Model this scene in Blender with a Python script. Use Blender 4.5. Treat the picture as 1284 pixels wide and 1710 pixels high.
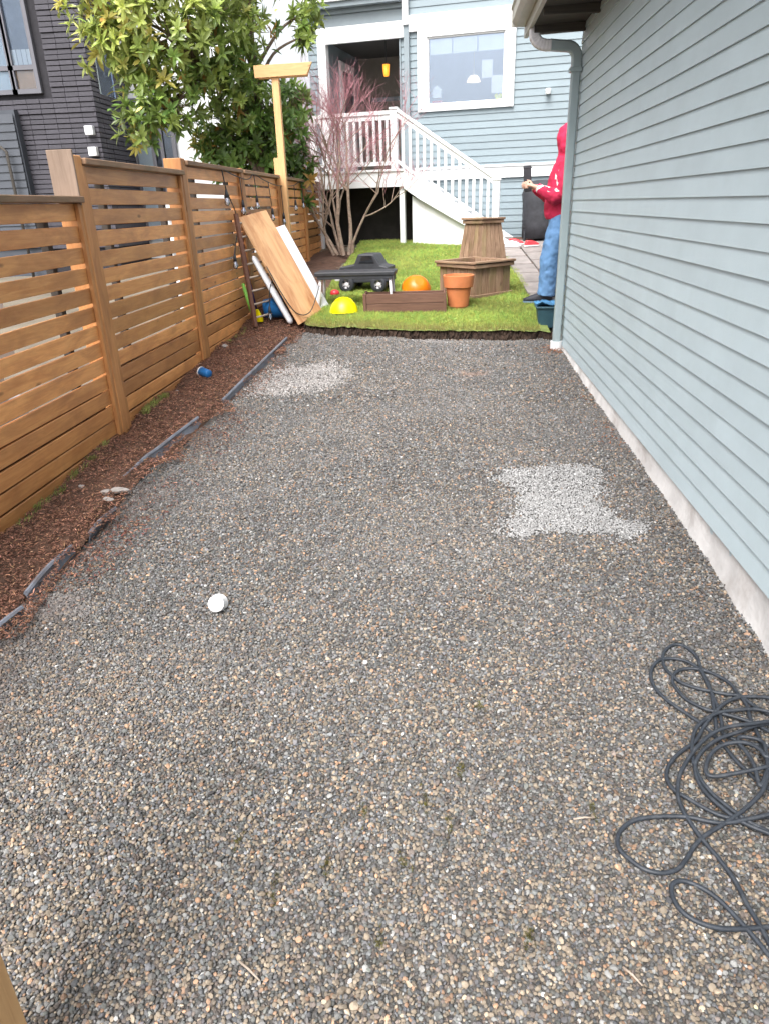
import bpy, bmesh, math, random
import numpy as np
from mathutils import Vector, Matrix, Euler
R = math.radians
random.seed(7)
rng = np.random.default_rng(11)
scn = bpy.context.scene
for o in list(bpy.data.objects): bpy.data.objects.remove(o)

# ---------------------------------------------------------------- camera
cam = bpy.data.cameras.new('camera')
cam.sensor_fit = 'HORIZONTAL'; cam.sensor_width = 36.0
cam.lens = 36.0 * 1170.0 / 1284.0
cam.clip_start = 0.05; cam.clip_end = 1500
co = bpy.data.objects.new('camera', cam); scn.collection.objects.link(co)
yaw, pitch, roll = R(5.28), R(23.7), R(1.85)
fw = Vector((-math.sin(yaw)*math.cos(pitch), math.cos(yaw)*math.cos(pitch), -math.sin(pitch)))
r0 = Vector((math.cos(yaw), math.sin(yaw), 0)); u0 = r0.cross(fw)
rt = r0*math.cos(roll) - u0*math.sin(roll); up = rt.cross(fw)
m = Matrix.Identity(4)
for i in range(3):
    m[i][0] = rt[i]; m[i][1] = up[i]; m[i][2] = -fw[i]
m[0][3], m[1][3], m[2][3] = 0, 0, 1.66
co.matrix_world = m
scn.camera = co

# ---------------------------------------------------------------- sky, sun, exposure (bright overcast)
SUN_EL, SUN_AZ = R(55), R(200)          # azimuth measured clockwise from +Y
world = bpy.data.worlds.new('World'); scn.world = world; world.use_nodes = True
wn = world.node_tree; wn.nodes.clear()
sky = wn.nodes.new('ShaderNodeTexSky'); sky.sky_type = 'NISHITA'; sky.sun_disc = False
sky.sun_elevation = SUN_EL; sky.sun_rotation = SUN_AZ
sky.air_density = 1.0; sky.dust_density = 6.0; sky.ozone_density = 1.0
hs = wn.nodes.new('ShaderNodeHueSaturation'); hs.inputs['Saturation'].default_value = 0.22
bg = wn.nodes.new('ShaderNodeBackground'); bg.inputs['Strength'].default_value = 0.15
wo = wn.nodes.new('ShaderNodeOutputWorld')
wn.links.new(sky.outputs[0], hs.inputs['Color']); wn.links.new(hs.outputs[0], bg.inputs[0]); wn.links.new(bg.outputs[0], wo.inputs[0])
sl = bpy.data.lights.new('sun', 'SUN'); sl.energy = 1.3; sl.angle = R(35); sl.color = (1.0, .97, .93)
so = bpy.data.objects.new('sun', sl); scn.collection.objects.link(so)
sd = Vector((math.sin(SUN_AZ)*math.cos(SUN_EL), math.cos(SUN_AZ)*math.cos(SUN_EL), math.sin(SUN_EL)))
so.rotation_euler = (-sd).to_track_quat('-Z', 'Y').to_euler()
scn.view_settings.view_transform = 'Standard'; scn.view_settings.look = 'None'
scn.view_settings.gamma = 1; scn.view_settings.use_curve_mapping = False
scn.view_settings.exposure = 1.36

# ---------------------------------------------------------------- terrain
def zr(y): return np.where(y < 3, .055*y, .165 + .033*(y-3))
def grav(x, y):
    t = np.clip((x+1.6)/2.76, 0, 1); return (1-t)*.055*y + t*zr(y)
def yedge(x): return 7.5 + .08*np.clip(x, 0, None)
def lawnz(x, y):
    e = grav(x, yedge(x)) + .08; k = (1.08-e)/(13.6-yedge(x)); return e + k*(np.clip(y, None, 13.6)-yedge(x))
def G(x, y):
    x = np.asarray(x, float); y = np.asarray(y, float)
    return np.where(y < yedge(x), grav(x, y), lawnz(x, y))
def g(x, y): return float(G(x, y))

# ---------------------------------------------------------------- helpers
col = scn.collection
def link(o, parent=None):
    col.objects.link(o)
    if parent is not None: o.parent = parent
    return o
def tag(o, label=None, cat=None, group=None, kind=None):
    if label: o['label'] = label
    if cat: o['category'] = cat
    if group: o['group'] = group
    if kind: o['kind'] = kind
    return o
def empty(name, loc=(0, 0, 0), rz=0.0, label=None, cat=None, group=None):
    o = bpy.data.objects.new(name, None); o.location = loc; o.rotation_euler = (0, 0, rz); o.empty_display_size = .1
    link(o); return tag(o, label, cat, group)
def obj(name, me, mat=None, parent=None, loc=(0, 0, 0), rot=(0, 0, 0), scale=(1, 1, 1)):
    o = bpy.data.objects.new(name, me); o.location = loc; o.rotation_euler = rot; o.scale = scale
    if mat is not None and not me.materials: me.materials.append(mat)
    return link(o, parent)
class MB:
    def __init__(s): s.v = []; s.f = []
    def add(s, v, f):
        n = len(s.v); s.v += [tuple(p) for p in v]; s.f += [tuple(i+n for i in q) for q in f]; return s
    def box(s, c, d, M=None):
        x, y, z = d[0]/2, d[1]/2, d[2]/2
        v = [Vector((a*x, b*y, e*z)) for a in (-1, 1) for b in (-1, 1) for e in (-1, 1)]
        if M is not None: v = [M @ p for p in v]
        v = [p+Vector(c) for p in v]
        return s.add(v, [(0, 1, 3, 2), (4, 6, 7, 5), (0, 4, 5, 1), (2, 3, 7, 6), (0, 2, 6, 4), (1, 5, 7, 3)])
    def box2(s, a, b): return s.box([(a[i]+b[i])/2 for i in range(3)], [abs(b[i]-a[i]) for i in range(3)])
    def tube(s, pts, rad, n=8, cap=True, ell=None):
        pts = [Vector(p) for p in pts]; k = len(pts)
        if not hasattr(rad, '__len__'): rad = [rad]*k
        T = []
        for i in range(k):
            d = pts[min(i+1, k-1)]-pts[max(i-1, 0)]; T.append(d.normalized() if d.length > 1e-9 else Vector((0, 0, 1)))
        ref = Vector((0, 0, 1)) if abs(T[0].z) < .9 else Vector((1, 0, 0))
        U = T[0].cross(ref).normalized(); v = []
        for i in range(k):
            if i: U = (U - T[i]*U.dot(T[i])); U = U.normalized() if U.length > 1e-6 else T[i].orthogonal().normalized()
            W = T[i].cross(U); r = rad[i]
            ra, rb = (r if not hasattr(r, '__len__') else r[0]), (r if not hasattr(r, '__len__') else r[1])
            for j in range(n):
                a = 2*math.pi*j/n; v.append(pts[i] + U*math.cos(a)*ra + W*math.sin(a)*rb)
        f = [(i*n+j, i*n+(j+1) % n, (i+1)*n+(j+1) % n, (i+1)*n+j) for i in range(k-1) for j in range(n)]
        if cap: f += [tuple(range(n-1, -1, -1)), tuple((k-1)*n+j for j in range(n))]
        return s.add(v, f)
    def loft(s, secs, n=16):
        """secs: list of (cx,cy,cz,rx,ry) horizontal ellipses"""
        v = [(c[0]+c[3]*math.cos(2*math.pi*j/n), c[1]+c[4]*math.sin(2*math.pi*j/n), c[2]) for c in secs for j in range(n)]
        k = len(secs)
        f = [(i*n+j, i*n+(j+1) % n, (i+1)*n+(j+1) % n, (i+1)*n+j) for i in range(k-1) for j in range(n)]
        f += [tuple(range(n-1, -1, -1)), tuple((k-1)*n+j for j in range(n))]
        return s.add(v, f)
    def lathe(s, prof, n=24, M=None, closed=False):
        v = []
        for r, z in prof:
            for j in range(n):
                a = 2*math.pi*j/n; p = Vector((r*math.cos(a), r*math.sin(a), z)); v.append(M @ p if M is not None else p)
        k = len(prof); f = []
        for i in range(k-1 if not closed else k):
            i2 = (i+1) % k
            f += [(i*n+j, i*n+(j+1) % n, i2*n+(j+1) % n, i2*n+j) for j in range(n)]
        return s.add(v, f)
    def ball(s, c, r, nu=12, nv=8):
        r = r if hasattr(r, '__len__') else (r, r, r)
        v = [(c[0], c[1], c[2]-r[2])]
        for i in range(1, nv):
            t = -math.pi/2+math.pi*i/nv
            for j in range(nu):
                a = 2*math.pi*j/nu; v.append((c[0]+r[0]*math.cos(t)*math.cos(a), c[1]+r[1]*math.cos(t)*math.sin(a), c[2]+r[2]*math.sin(t)))
        v.append((c[0], c[1], c[2]+r[2])); e = len(v)-1
        f = [(0, 1+(j+1) % nu, 1+j) for j in range(nu)]
        f += [(1+i*nu+j, 1+i*nu+(j+1) % nu, 1+(i+1)*nu+(j+1) % nu, 1+(i+1)*nu+j) for i in range(nv-2) for j in range(nu)]
        f += [(e, 1+(nv-2)*nu+j, 1+(nv-2)*nu+(j+1) % nu) for j in range(nu)]
        return s.add(v, f)
    def prism(s, poly, a, b, axis='y'):
        n = len(poly)
        def mk(p, d): return (p[0], d, p[1]) if axis == 'y' else ((d, p[0], p[1]) if axis == 'x' else (p[0], p[1], d))
        v = [mk(p, a) for p in poly]+[mk(p, b) for p in poly]
        f = [tuple(range(n)), tuple(range(2*n-1, n-1, -1))]+[(i, i+n, (i+1) % n+n, (i+1) % n) for i in range(n)]
        return s.add(v, f)
    def mesh(s, name, smooth=False, bevel=0, seg=2):
        me = bpy.data.meshes.new(name); me.from_pydata(s.v, [], s.f); me.update()
        bm = bmesh.new(); bm.from_mesh(me)
        bmesh.ops.recalc_face_normals(bm, faces=bm.faces)
        if bevel: bmesh.ops.bevel(bm, geom=[e for e in bm.edges if e.calc_face_angle(0) > .5], offset=bevel, segments=seg, profile=.5, affect='EDGES', clamp_overlap=True)
        bm.to_mesh(me); bm.free()
        if smooth:
            for p in me.polygons: p.use_smooth = True
        return me
    def build(s, name, mat, parent=None, loc=(0, 0, 0), rot=(0, 0, 0), smooth=False, bevel=0, seg=2, auto=None):
        o = obj(name, s.mesh(name, smooth or auto is not None, bevel, seg), mat, parent, loc, rot)
        if auto is not None:
            md = o.modifiers.new('edges', 'EDGE_SPLIT'); md.split_angle = R(auto)
        return o
_bc = {}
def board_mesh(L, W, T, mat, bev=.003):
    k = (round(L, 3), round(W, 3), round(T, 3), mat.name, bev)
    if k not in _bc:
        me = MB().box((0, 0, 0), (L, W, T)).mesh('board', bevel=bev, seg=1); me.materials.append(mat); _bc[k] = me
    return _bc[k]
def board(name, mat, parent, loc, dims, rot=(0, 0, 0), bev=.003):
    """dims: length along local X, width Y, thickness Z"""
    return obj(name, board_mesh(*dims, mat, bev), None, parent, loc, rot)
def catmull(P, k=6, closed=False):
    P = [Vector(p) for p in P]; out = []; n = len(P)
    for i in range(n-1):
        a, b, c, d = P[max(i-1, 0)], P[i], P[i+1], P[min(i+2, n-1)]
        for j in range(k):
            t = j/k; out.append(.5*((2*b)+(c-a)*t+(2*a-5*b+4*c-d)*t*t+(3*b-a-3*c+d)*t**3))
    out.append(P[-1]); return out

# ---------------------------------------------------------------- materials
def newmat(name):
    mt = bpy.data.materials.new(name); mt.use_nodes = True; nt = mt.node_tree
    return mt, nt, nt.nodes['Principled BSDF']
def N(nt, t, **kw):
    n = nt.nodes.new(t)
    for k, v in kw.items():
        if k in n.inputs: n.inputs[k].default_value = v
        else: setattr(n, k, v)
    return n
def mixc(nt, fac, a, b, mode='MIX'):
    n = nt.nodes.new('ShaderNodeMix'); n.data_type = 'RGBA'; n.blend_type = mode
    for sck, val in ((n.inputs[0], fac), (n.inputs[6], a), (n.inputs[7], b)):
        if hasattr(val, 'is_linked'): nt.links.new(val, sck)
        elif isinstance(val, (int, float)): sck.default_value = val
        else: sck.default_value = (*val[:3], 1)
    return n.outputs[2]
def ramp(nt, src, p0, p1, c0=(0, 0, 0), c1=(1, 1, 1)):
    r = nt.nodes.new('ShaderNodeValToRGB'); e = r.color_ramp.elements
    e[0].position = p0; e[1].position = p1; e[0].color = (*c0, 1); e[1].color = (*c1, 1)
    nt.links.new(src, r.inputs[0]); return r.outputs[0]
def bump(nt, b, src, st, dist=.01):
    n = N(nt, 'ShaderNodeBump', Strength=st, Distance=dist); nt.links.new(src, n.inputs['Height']); nt.links.new(n.outputs[0], b.inputs['Normal'])
def paint(name, c, rough=.55, var=.12, scale=5, bst=.15, bscale=70, spec=.4, metal=0.0, dirt=None, objrand=.06, dscale=2.5, stretch=(1, 1, 1)):
    mt, nt, b = newmat(name)
    tc = N(nt, 'ShaderNodeTexCoord'); oi = N(nt, 'ShaderNodeObjectInfo')
    ad = N(nt, 'ShaderNodeVectorMath', operation='MULTIPLY_ADD'); ad.inputs[1].default_value = stretch
    sc = N(nt, 'ShaderNodeMath', operation='MULTIPLY'); sc.inputs[1].default_value = 37.0
    nt.links.new(oi.outputs['Random'], sc.inputs[0]); nt.links.new(tc.outputs['Object'], ad.inputs[0]); nt.links.new(sc.outputs[0], ad.inputs[2])
    n1 = N(nt, 'ShaderNodeTexNoise', Scale=scale, Detail=6.0, Roughness=.6); nt.links.new(ad.outputs[0], n1.inputs['Vector'])
    n2 = N(nt, 'ShaderNodeTexNoise', Scale=bscale, Detail=4.0); nt.links.new(ad.outputs[0], n2.inputs['Vector'])
    lo = tuple(x*(1-var) for x in c); hi = tuple(min(1, x*(1+var)) for x in c)
    cc = ramp(nt, n1.outputs[0], .3, .7, lo, hi)
    if dirt:
        n3 = N(nt, 'ShaderNodeTexNoise', Scale=dscale, Detail=8.0, Roughness=.7); nt.links.new(ad.outputs[0], n3.inputs['Vector'])
        cc = mixc(nt, ramp(nt, n3.outputs[0], .52, .75, (0, 0, 0), (dirt[3],)*3), cc, dirt[:3])
    if objrand:
        mr = N(nt, 'ShaderNodeMapRange'); mr.inputs[3].default_value = 1-objrand; mr.inputs[4].default_value = 1+objrand
        nt.links.new(oi.outputs['Random'], mr.inputs[0])
        hv = N(nt, 'ShaderNodeHueSaturation'); nt.links.new(mr.outputs[0], hv.inputs['Value']); nt.links.new(cc, hv.inputs['Color']); cc = hv.outputs[0]
    nt.links.new(cc, b.inputs['Base Color'])
    b.inputs['Roughness'].default_value = rough; b.inputs['Specular IOR Level'].default_value = spec; b.inputs['Metallic'].default_value = metal
    if bst: bump(nt, b, n2.outputs[0], bst, .004)
    return mt
def wood(name, c1, c2, dark, rough=.6, grain=1.0, stain=.5, objrand=.16, bst=.35, spec=.35, moss=None):
    """grain runs along local X"""
    mt, nt, b = newmat(name)
    tc = N(nt, 'ShaderNodeTexCoord'); oi = N(nt, 'ShaderNodeObjectInfo')
    sc = N(nt, 'ShaderNodeMath', operation='MULTIPLY'); sc.inputs[1].default_value = 53.0; nt.links.new(oi.outputs['Random'], sc.inputs[0])
    ad = N(nt, 'ShaderNodeVectorMath', operation='ADD'); nt.links.new(tc.outputs['Object'], ad.inputs[0]); nt.links.new(sc.outputs[0], ad.inputs[1])
    mp = N(nt, 'ShaderNodeMapping'); mp.inputs['Scale'].default_value = (1.6*grain, 22*grain, 22*grain); nt.links.new(ad.outputs[0], mp.inputs['Vector'])
    n1 = N(nt, 'ShaderNodeTexNoise', Scale=1.6, Detail=9.0, Roughness=.62, Distortion=1.4); nt.links.new(mp.outputs[0], n1.inputs['Vector'])
    mp2 = N(nt, 'ShaderNodeMapping'); mp2.inputs['Scale'].default_value = (1.0, 2.6, 2.6); nt.links.new(ad.outputs[0], mp2.inputs['Vector'])
    n2 = N(nt, 'ShaderNodeTexNoise', Scale=2.4, Detail=6.0, Roughness=.6, Distortion=.6); nt.links.new(mp2.outputs[0], n2.inputs['Vector'])
    c = ramp(nt, n1.outputs[0], .32, .68, c1, c2)
    c = mixc(nt, ramp(nt, n2.outputs[0], .42, .78, (0, 0, 0), (stain,)*3), c, dark)
    vo = N(nt, 'ShaderNodeTexVoronoi', Scale=2.3); mp3 = N(nt, 'ShaderNodeMapping'); mp3.inputs['Scale'].default_value = (1, 2.6, 2.6)
    nt.links.new(ad.outputs[0], mp3.inputs['Vector']); nt.links.new(mp3.outputs[0], vo.inputs['Vector'])
    c = mixc(nt, ramp(nt, vo.outputs['Distance'], .04, .09, (.75,)*3, (0, 0, 0)), c, tuple(x*.45 for x in dark))
    if moss:
        n3 = N(nt, 'ShaderNodeTexNoise', Scale=3.0, Detail=8.0); nt.links.new(ad.outputs[0], n3.inputs['Vector'])
        c = mixc(nt, ramp(nt, n3.outputs[0], .5, .7, (0, 0, 0), (moss[3],)*3), c, moss[:3])
    mr = N(nt, 'ShaderNodeMapRange'); mr.inputs[3].default_value = 1-objrand; mr.inputs[4].default_value = 1+objrand; nt.links.new(oi.outputs['Random'], mr.inputs[0])
    hv = N(nt, 'ShaderNodeHueSaturation'); nt.links.new(mr.outputs[0], hv.inputs['Value']); nt.links.new(c, hv.inputs['Color'])
    nt.links.new(hv.outputs[0], b.inputs['Base Color'])
    b.inputs['Roughness'].default_value = rough; b.inputs['Specular IOR Level'].default_value = spec
    bump(nt, b, n1.outputs[0], bst, .003)
    return mt
def instmat(name, rough=.75, spec=.35, var=.25, nscale=90, transl=0.0):
    mt, nt, b = newmat(name)
    at = N(nt, 'ShaderNodeAttribute', attribute_type='INSTANCER', attribute_name='col')
    tc = N(nt, 'ShaderNodeTexCoord'); n1 = N(nt, 'ShaderNodeTexNoise', Scale=nscale, Detail=3.0); nt.links.new(tc.outputs['Object'], n1.inputs['Vector'])
    mr = N(nt, 'ShaderNodeMapRange'); mr.inputs[1].default_value = .3; mr.inputs[2].default_value = .7; mr.inputs[3].default_value = 1-var; mr.inputs[4].default_value = 1+var
    nt.links.new(n1.outputs[0], mr.inputs[0])
    hv = N(nt, 'ShaderNodeHueSaturation'); nt.links.new(mr.outputs[0], hv.inputs['Value']); nt.links.new(at.outputs['Color'], hv.inputs['Color'])
    nt.links.new(hv.outputs[0], b.inputs['Base Color']); b.inputs['Roughness'].default_value = rough; b.inputs['Specular IOR Level'].default_value = spec
    if transl:
        out = nt.nodes['Material Output']; tr = N(nt, 'ShaderNodeBsdfTranslucent'); nt.links.new(hv.outputs[0], tr.inputs[0])
        mx = N(nt, 'ShaderNodeMixShader', Fac=transl); nt.links.new(b.outputs[0], mx.inputs[1]); nt.links.new(tr.outputs[0], mx.inputs[2]); nt.links.new(mx.outputs[0], out.inputs[0])
    return mt
M = {}
M['garage'] = paint('garage_siding_paint', (.455, .545, .585), .5, .06, 2.2, .25, 160, dirt=(.37, .45, .47, .4), objrand=.03)
M['concrete'] = paint('concrete', (.58, .57, .565), .85, .15, 6, .8, 40, dirt=(.27, .225, .20, .7))
M['house'] = paint('house_siding_paint', (.21, .262, .292), .5, .05, 3, .15, 120, objrand=.035)
M['house_flat'] = paint('house_trim_blue', (.205, .245, .27), .5, .08, 3, .15, 120)
M['white'] = paint('white_trim_paint', (.78, .79, .80), .45, .05, 4, .1, 90, dirt=(.55, .54, .52, .25), objrand=.02)
M['slate_trim'] = paint('downspout_paint', (.285, .345, .36), .4, .07, 5, .05, 50, objrand=0)
M['gutter'] = paint('gutter_metal', (.40, .39, .35), .45, .1, 6, .1, 50, dirt=(.2, .19, .15, .4))
M['soffit'] = wood('soffit_wood', (.05, .045, .04), (.075, .065, .055), (.03, .027, .025), .8, stain=.3)
M['alum'] = paint('pale_flexible_spout', (.62, .60, .62), .5, .06, 10, .05, 60, objrand=0)
M['plastic_white'] = paint('white_plastic', (.75, .75, .76), .35, .06, 12, .05, 60)
M['fence'] = wood('fence_stained_cedar', (.54, .228, .074), (.70, .35, .128), (.27, .10, .036), .45, stain=.8, objrand=.3, spec=.5)
M['fence_post'] = wood('fence_post_cedar', (.42, .18, .064), (.55, .275, .105), (.20, .08, .034), .5, stain=.75)
M['fence_cap'] = wood('weathered_cap_board', (.21, .125, .075), (.31, .19, .115), (.10, .07, .045), .6, stain=.75, moss=(.10, .09, .045, .5))
M['cedar_new'] = wood('new_cedar', (.52, .30, .135), (.63, .39, .19), (.45, .23, .09), .6, stain=.4, objrand=.06)
M['ply'] = wood('plywood', (.60, .33, .16), (.70, .44, .24), (.33, .11, .04), .7, grain=.3, stain=1.0, objrand=.02)
M['ply_edge'] = wood('plywood_edge', (.30, .13, .05), (.40, .18, .07), (.2, .08, .03), .7, grain=2)
M['oldwood'] = wood('weathered_planter_wood', (.20, .115, .07), (.34, .23, .155), (.085, .045, .028), .8, grain=.8, stain=.75, objrand=.15, moss=(.16, .15, .05, .45))
M['trough'] = wood('brown_stained_trough_wood', (.10, .05, .034), (.16, .085, .058), (.06, .03, .02), .65, stain=.4)
M['ladder'] = wood('brown_ladder_paint', (.13, .06, .04), (.20, .10, .07), (.08, .04, .03), .6, stain=.4)
M['ladder_rung'] = paint('pale_rung_wood', (.33, .27, .22), .7, .2, 12)
M['terracotta'] = paint('terracotta', (.50, .165, .06), .75, .12, 9, .25, 120, dirt=(.55, .28, .15, .3), objrand=0)
M['yellow'] = paint('yellow_plastic', (.86, .74, .0), .35, .04, 8, .03, 60, objrand=0)
M['orange'] = paint('orange_plastic', (.62, .155, .005), .35, .06, 8, .03, 60, objrand=0)
M['green_pl'] = paint('lime_plastic', (.22, .55, .09), .4, .06, 8, .03, 60, objrand=0)
M['blue_pl'] = paint('blue_plastic', (.015, .13, .36), .4, .12, 8, .05, 60, objrand=0)
M['purple'] = paint('purple_tube', (.035, .022, .09), .45, .2, 30, .05, 60, objrand=0)
M['black_pl'] = paint('black_plastic', (.028, .03, .036), .5, .2, 14, .1, 80)
M['edging'] = paint('dark_plastic_edging', (.165, .18, .215), .5, .3, 9, .3, 60, dirt=(.16, .10, .07, .7), dscale=7)
M['cord'] = paint('dark_rubber_cord', (.03, .036, .046), .48, .25, 40, .25, 300, dirt=(.11, .11, .11, .4), dscale=20, objrand=0)
M['steel'] = paint('galvanised_steel', (.55, .55, .52), .4, .1, 10, .05, 80, metal=.4)
M['foam'] = paint('white_foam_board', (.68, .70, .74), .4, .05, 4, .05, 60, objrand=0)
M['teal'] = paint('teal_plastic_bin', (.03, .075, .10), .45, .15, 9, .08, 60, objrand=0)
M['bluecloth'] = paint('blue_tarp', (.06, .20, .38), .55, .35, 12, .6, 25, objrand=0)
M['cover'] = paint('black_fabric_cover', (.035, .036, .043), .7, .3, 9, .4, 22, objrand=0)
M['paver'] = paint('grey_brown_paver', (.23, .205, .195), .85, .2, 6, .5, 60, objrand=.12, dirt=(.12, .10, .085, .4))
M['red_pl'] = paint('red_toy_plastic', (.5, .03, .04), .4, .2, 20, .05, 60)
M['darkbrick'] = paint('dark_brick', (.058, .055, .068), .6, .15, 30, .35, 60, objrand=.13)
M['mortar'] = paint('dark_mortar', (.026, .025, .03), .9, .2, 20, .3, 60)
M['slatewall'] = paint('slate_lap_paint', (.055, .062, .076), .6, .1, 5, .2, 60, objrand=.08)
M['dframe'] = paint('grey_window_frame', (.13, .13, .15), .45, .06, 6, .03, 60, objrand=0)
M['stucco'] = paint('white_stucco', (.72, .74, .77), .8, .05, 4, .3, 90)
M['blockwhite'] = paint('pale_block', (.66, .68, .69), .8, .06, 4, .3, 90)
M['soil'] = paint('dark_soil', (.095, .053, .037), .95, .5, 14, 1.0, 40, dirt=(.13, .08, .05, .6), dscale=6, objrand=0)
M['sod_edge'] = paint('cut_sod_soil', (.035, .021, .014), .95, .6, 18, 1.0, 40, objrand=0)
M['gravelbase'] = paint('gravel_fines', (.085, .08, .075), .95, .45, 60, 1.0, 130, objrand=0)
M['ground'] = paint('bare_ground', (.14, .12, .09), .95, .3, 2, .8, 12, objrand=0)
M['lawnbase'] = paint('lawn_turf', (.17, .22, .06), .95, .35, 5, .8, 60, dirt=(.16, .14, .06, .6), objrand=0)
M['darkvoid'] = paint('under_deck_shade_paint', (.022, .02, .018), .9, .3, 6)  # near-black colour standing in for the shade under the open deck
M['porchwall'] = paint('brown_porch_wall', (.20, .175, .15), .7, .12, 4, .1, 60)
M['porchceil'] = paint('dark_porch_ceiling', (.038, .036, .034), .7, .15, 4, .1, 60)
M['bark'] = paint('grey_bark', (.16, .12, .09), .85, .35, 22, .8, 50, objrand=0)
M['shrubbark'] = paint('pale_lichen_bark', (.31, .23, .18), .85, .4, 22, .6, 60, dirt=(.40, .42, .36, .5), dscale=9, objrand=0)
M['twig'] = paint('red_twigs', (.46, .21, .24), .7, .35, 20, .1, 60, objrand=0)
M['skin'] = paint('skin', (.55, .33, .25), .5, .06, 12, .05, 80, objrand=0)
M['jeans'] = paint('blue_denim', (.115, .235, .43), .8, .22, 9, .5, 60, dirt=(.24, .38, .56, .3), dscale=3, objrand=0, stretch=(1, 1, .5))
M['shoe'] = paint('navy_shoe', (.02, .022, .032), .6, .2, 20)
M['sole'] = paint('blue_grey_sole', (.14, .22, .33), .6, .1, 20)
M['rock'] = paint('pale_rock', (.30, .275, .26), .85, .25, 30, .5, 60)
M['paper'] = paint('white_paper', (.72, .76, .76), .8, .03, 4, 0)
M['heart'] = paint('yellow_paper', (.72, .75, .06), .7, .03, 4, 0)
M['roof'] = paint('dark_shingles', (.05, .05, .055), .9, .3, 12, .8, 40)
M['roomwall'] = paint('room_wall', (.55, .64, .80), .8, .04, 3, 0)
M['blind'] = paint('pale_blind', (.62, .70, .72), .8, .05, 5, .1, 40)
M['pane_back'] = paint('grey_curtain', (.22, .25, .29), .8, .15, 5, .1, 30)
M['orange_flat'] = paint('tan_interior_panel', (.55, .36, .22), .7, .1, 6, 0)
M['pebble'] = instmat('gravel_stone', .72, .35, .22, 120)
M['chip'] = instmat('bark_chip', .85, .2, .3, 60)
M['blade'] = instmat('grass_blade', .6, .3, .15, 20, transl=.3)
M['leaf'] = instmat('glossy_leaf', .30, .5, .15, 9, transl=.38)
def emit(name, c, st):
    mt, nt, b = newmat(name); b.inputs['Base Color'].default_value = (*c, 1); b.inputs['Emission Color'].default_value = (*c, 1); b.inputs['Emission Strength'].default_value = st
    n1 = N(nt, 'ShaderNodeTexNoise', Scale=9.0); nt.links.new(ramp(nt, n1.outputs[0], .2, .8, tuple(x*.85 for x in c), c), b.inputs['Emission Color']); return mt
M['lampglow'] = emit('lit_amber_lamp_glass', (1.0, .33, .03), .55)
M['domeglow'] = emit('lit_ceiling_dome', (1.0, .80, .58), .5)
def glass(name, refl, tint=(1, 1, 1), rough=.02):
    mt, nt, b = newmat(name); out = nt.nodes['Material Output']
    gl = N(nt, 'ShaderNodeBsdfGlossy', Roughness=rough); gl.inputs['Color'].default_value = (.70, .82, 1.0, 1); tr = N(nt, 'ShaderNodeBsdfTransparent'); tr.inputs[0].default_value = (*tint, 1)
    lw = N(nt, 'ShaderNodeFresnel', IOR=1.5); ma = N(nt, 'ShaderNodeMath', operation='ADD'); ma.inputs[1].default_value = refl; nt.links.new(lw.outputs[0], ma.inputs[0])
    nz = N(nt, 'ShaderNodeTexNoise', Scale=1.5); tcn = N(nt, 'ShaderNodeTexCoord'); nt.links.new(tcn.outputs['Object'], nz.inputs['Vector'])
    bp = N(nt, 'ShaderNodeBump', Strength=.05, Distance=.05); nt.links.new(nz.outputs[0], bp.inputs['Height']); nt.links.new(bp.outputs[0], gl.inputs['Normal'])
    mx = N(nt, 'ShaderNodeMixShader'); nt.links.new(ma.outputs[0], mx.inputs[0]); nt.links.new(tr.outputs[0], mx.inputs[1]); nt.links.new(gl.outputs[0], mx.inputs[2]); nt.links.new(mx.outputs[0], out.inputs[0])
    return mt
M['pane'] = glass('window_glass', .15)
M['pane_dark'] = glass('dark_window_glass', .0, (.92, .94, .96))
M['bulbglass'] = glass('bulb_glass', .3, (.95, .95, .92))

# hoodie: red with white print on the sleeve
def hoodie_mat():
    mt, nt, b = newmat('red_hoodie_fleece')
    tc = N(nt, 'ShaderNodeTexCoord'); n1 = N(nt, 'ShaderNodeTexNoise', Scale=7.0, Detail=5.0); nt.links.new(tc.outputs['Object'], n1.inputs['Vector'])
    c = ramp(nt, n1.outputs[0], .3, .7, (.40, .010, .048), (.54, .02, .08))
    sp = N(nt, 'ShaderNodeSeparateXYZ'); nt.links.new(tc.outputs['Object'], sp.inputs[0])
    def band(sock, lo, hi):
        a = N(nt, 'ShaderNodeMath', operation='GREATER_THAN'); a.inputs[1].default_value = lo; nt.links.new(sock, a.inputs[0])
        d = N(nt, 'ShaderNodeMath', operation='LESS_THAN'); d.inputs[1].default_value = hi; nt.links.new(sock, d.inputs[0])
        p = N(nt, 'ShaderNodeMath', operation='MULTIPLY'); nt.links.new(a.outputs[0], p.inputs[0]); nt.links.new(d.outputs[0], p.inputs[1]); return p.outputs[0]
    n2 = N(nt, 'ShaderNodeTexNoise', Scale=17.0, Detail=1.0); nt.links.new(tc.outputs['Object'], n2.inputs['Vector'])
    msk = ramp(nt, n2.outputs[0], .55, .57)
    p = None
    for s_, lo, hi in ((sp.outputs[2], 1.19, 1.41), (sp.outputs[1], .15, .5), (sp.outputs[0], .10, .4)):
        bb = band(s_, lo, hi)
        if p is None: p = bb
        else:
            q = N(nt, 'ShaderNodeMath', operation='MULTIPLY'); nt.links.new(p, q.inputs[0]); nt.links.new(bb, q.inputs[1]); p = q.outputs[0]
    q = N(nt, 'ShaderNodeMath', operation='MULTIPLY'); nt.links.new(p, q.inputs[0]); nt.links.new(msk, q.inputs[1])
    c = mixc(nt, q.outputs[0], c, (.75, .7, .7))
    nt.links.new(c, b.inputs['Base Color']); b.inputs['Roughness'].default_value = .85
    n3 = N(nt, 'ShaderNodeTexNoise', Scale=9.0, Detail=3.0); nt.links.new(tc.outputs['Object'], n3.inputs['Vector']); bump(nt, b, n3.outputs[0], .5, .03)
    return mt
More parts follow.
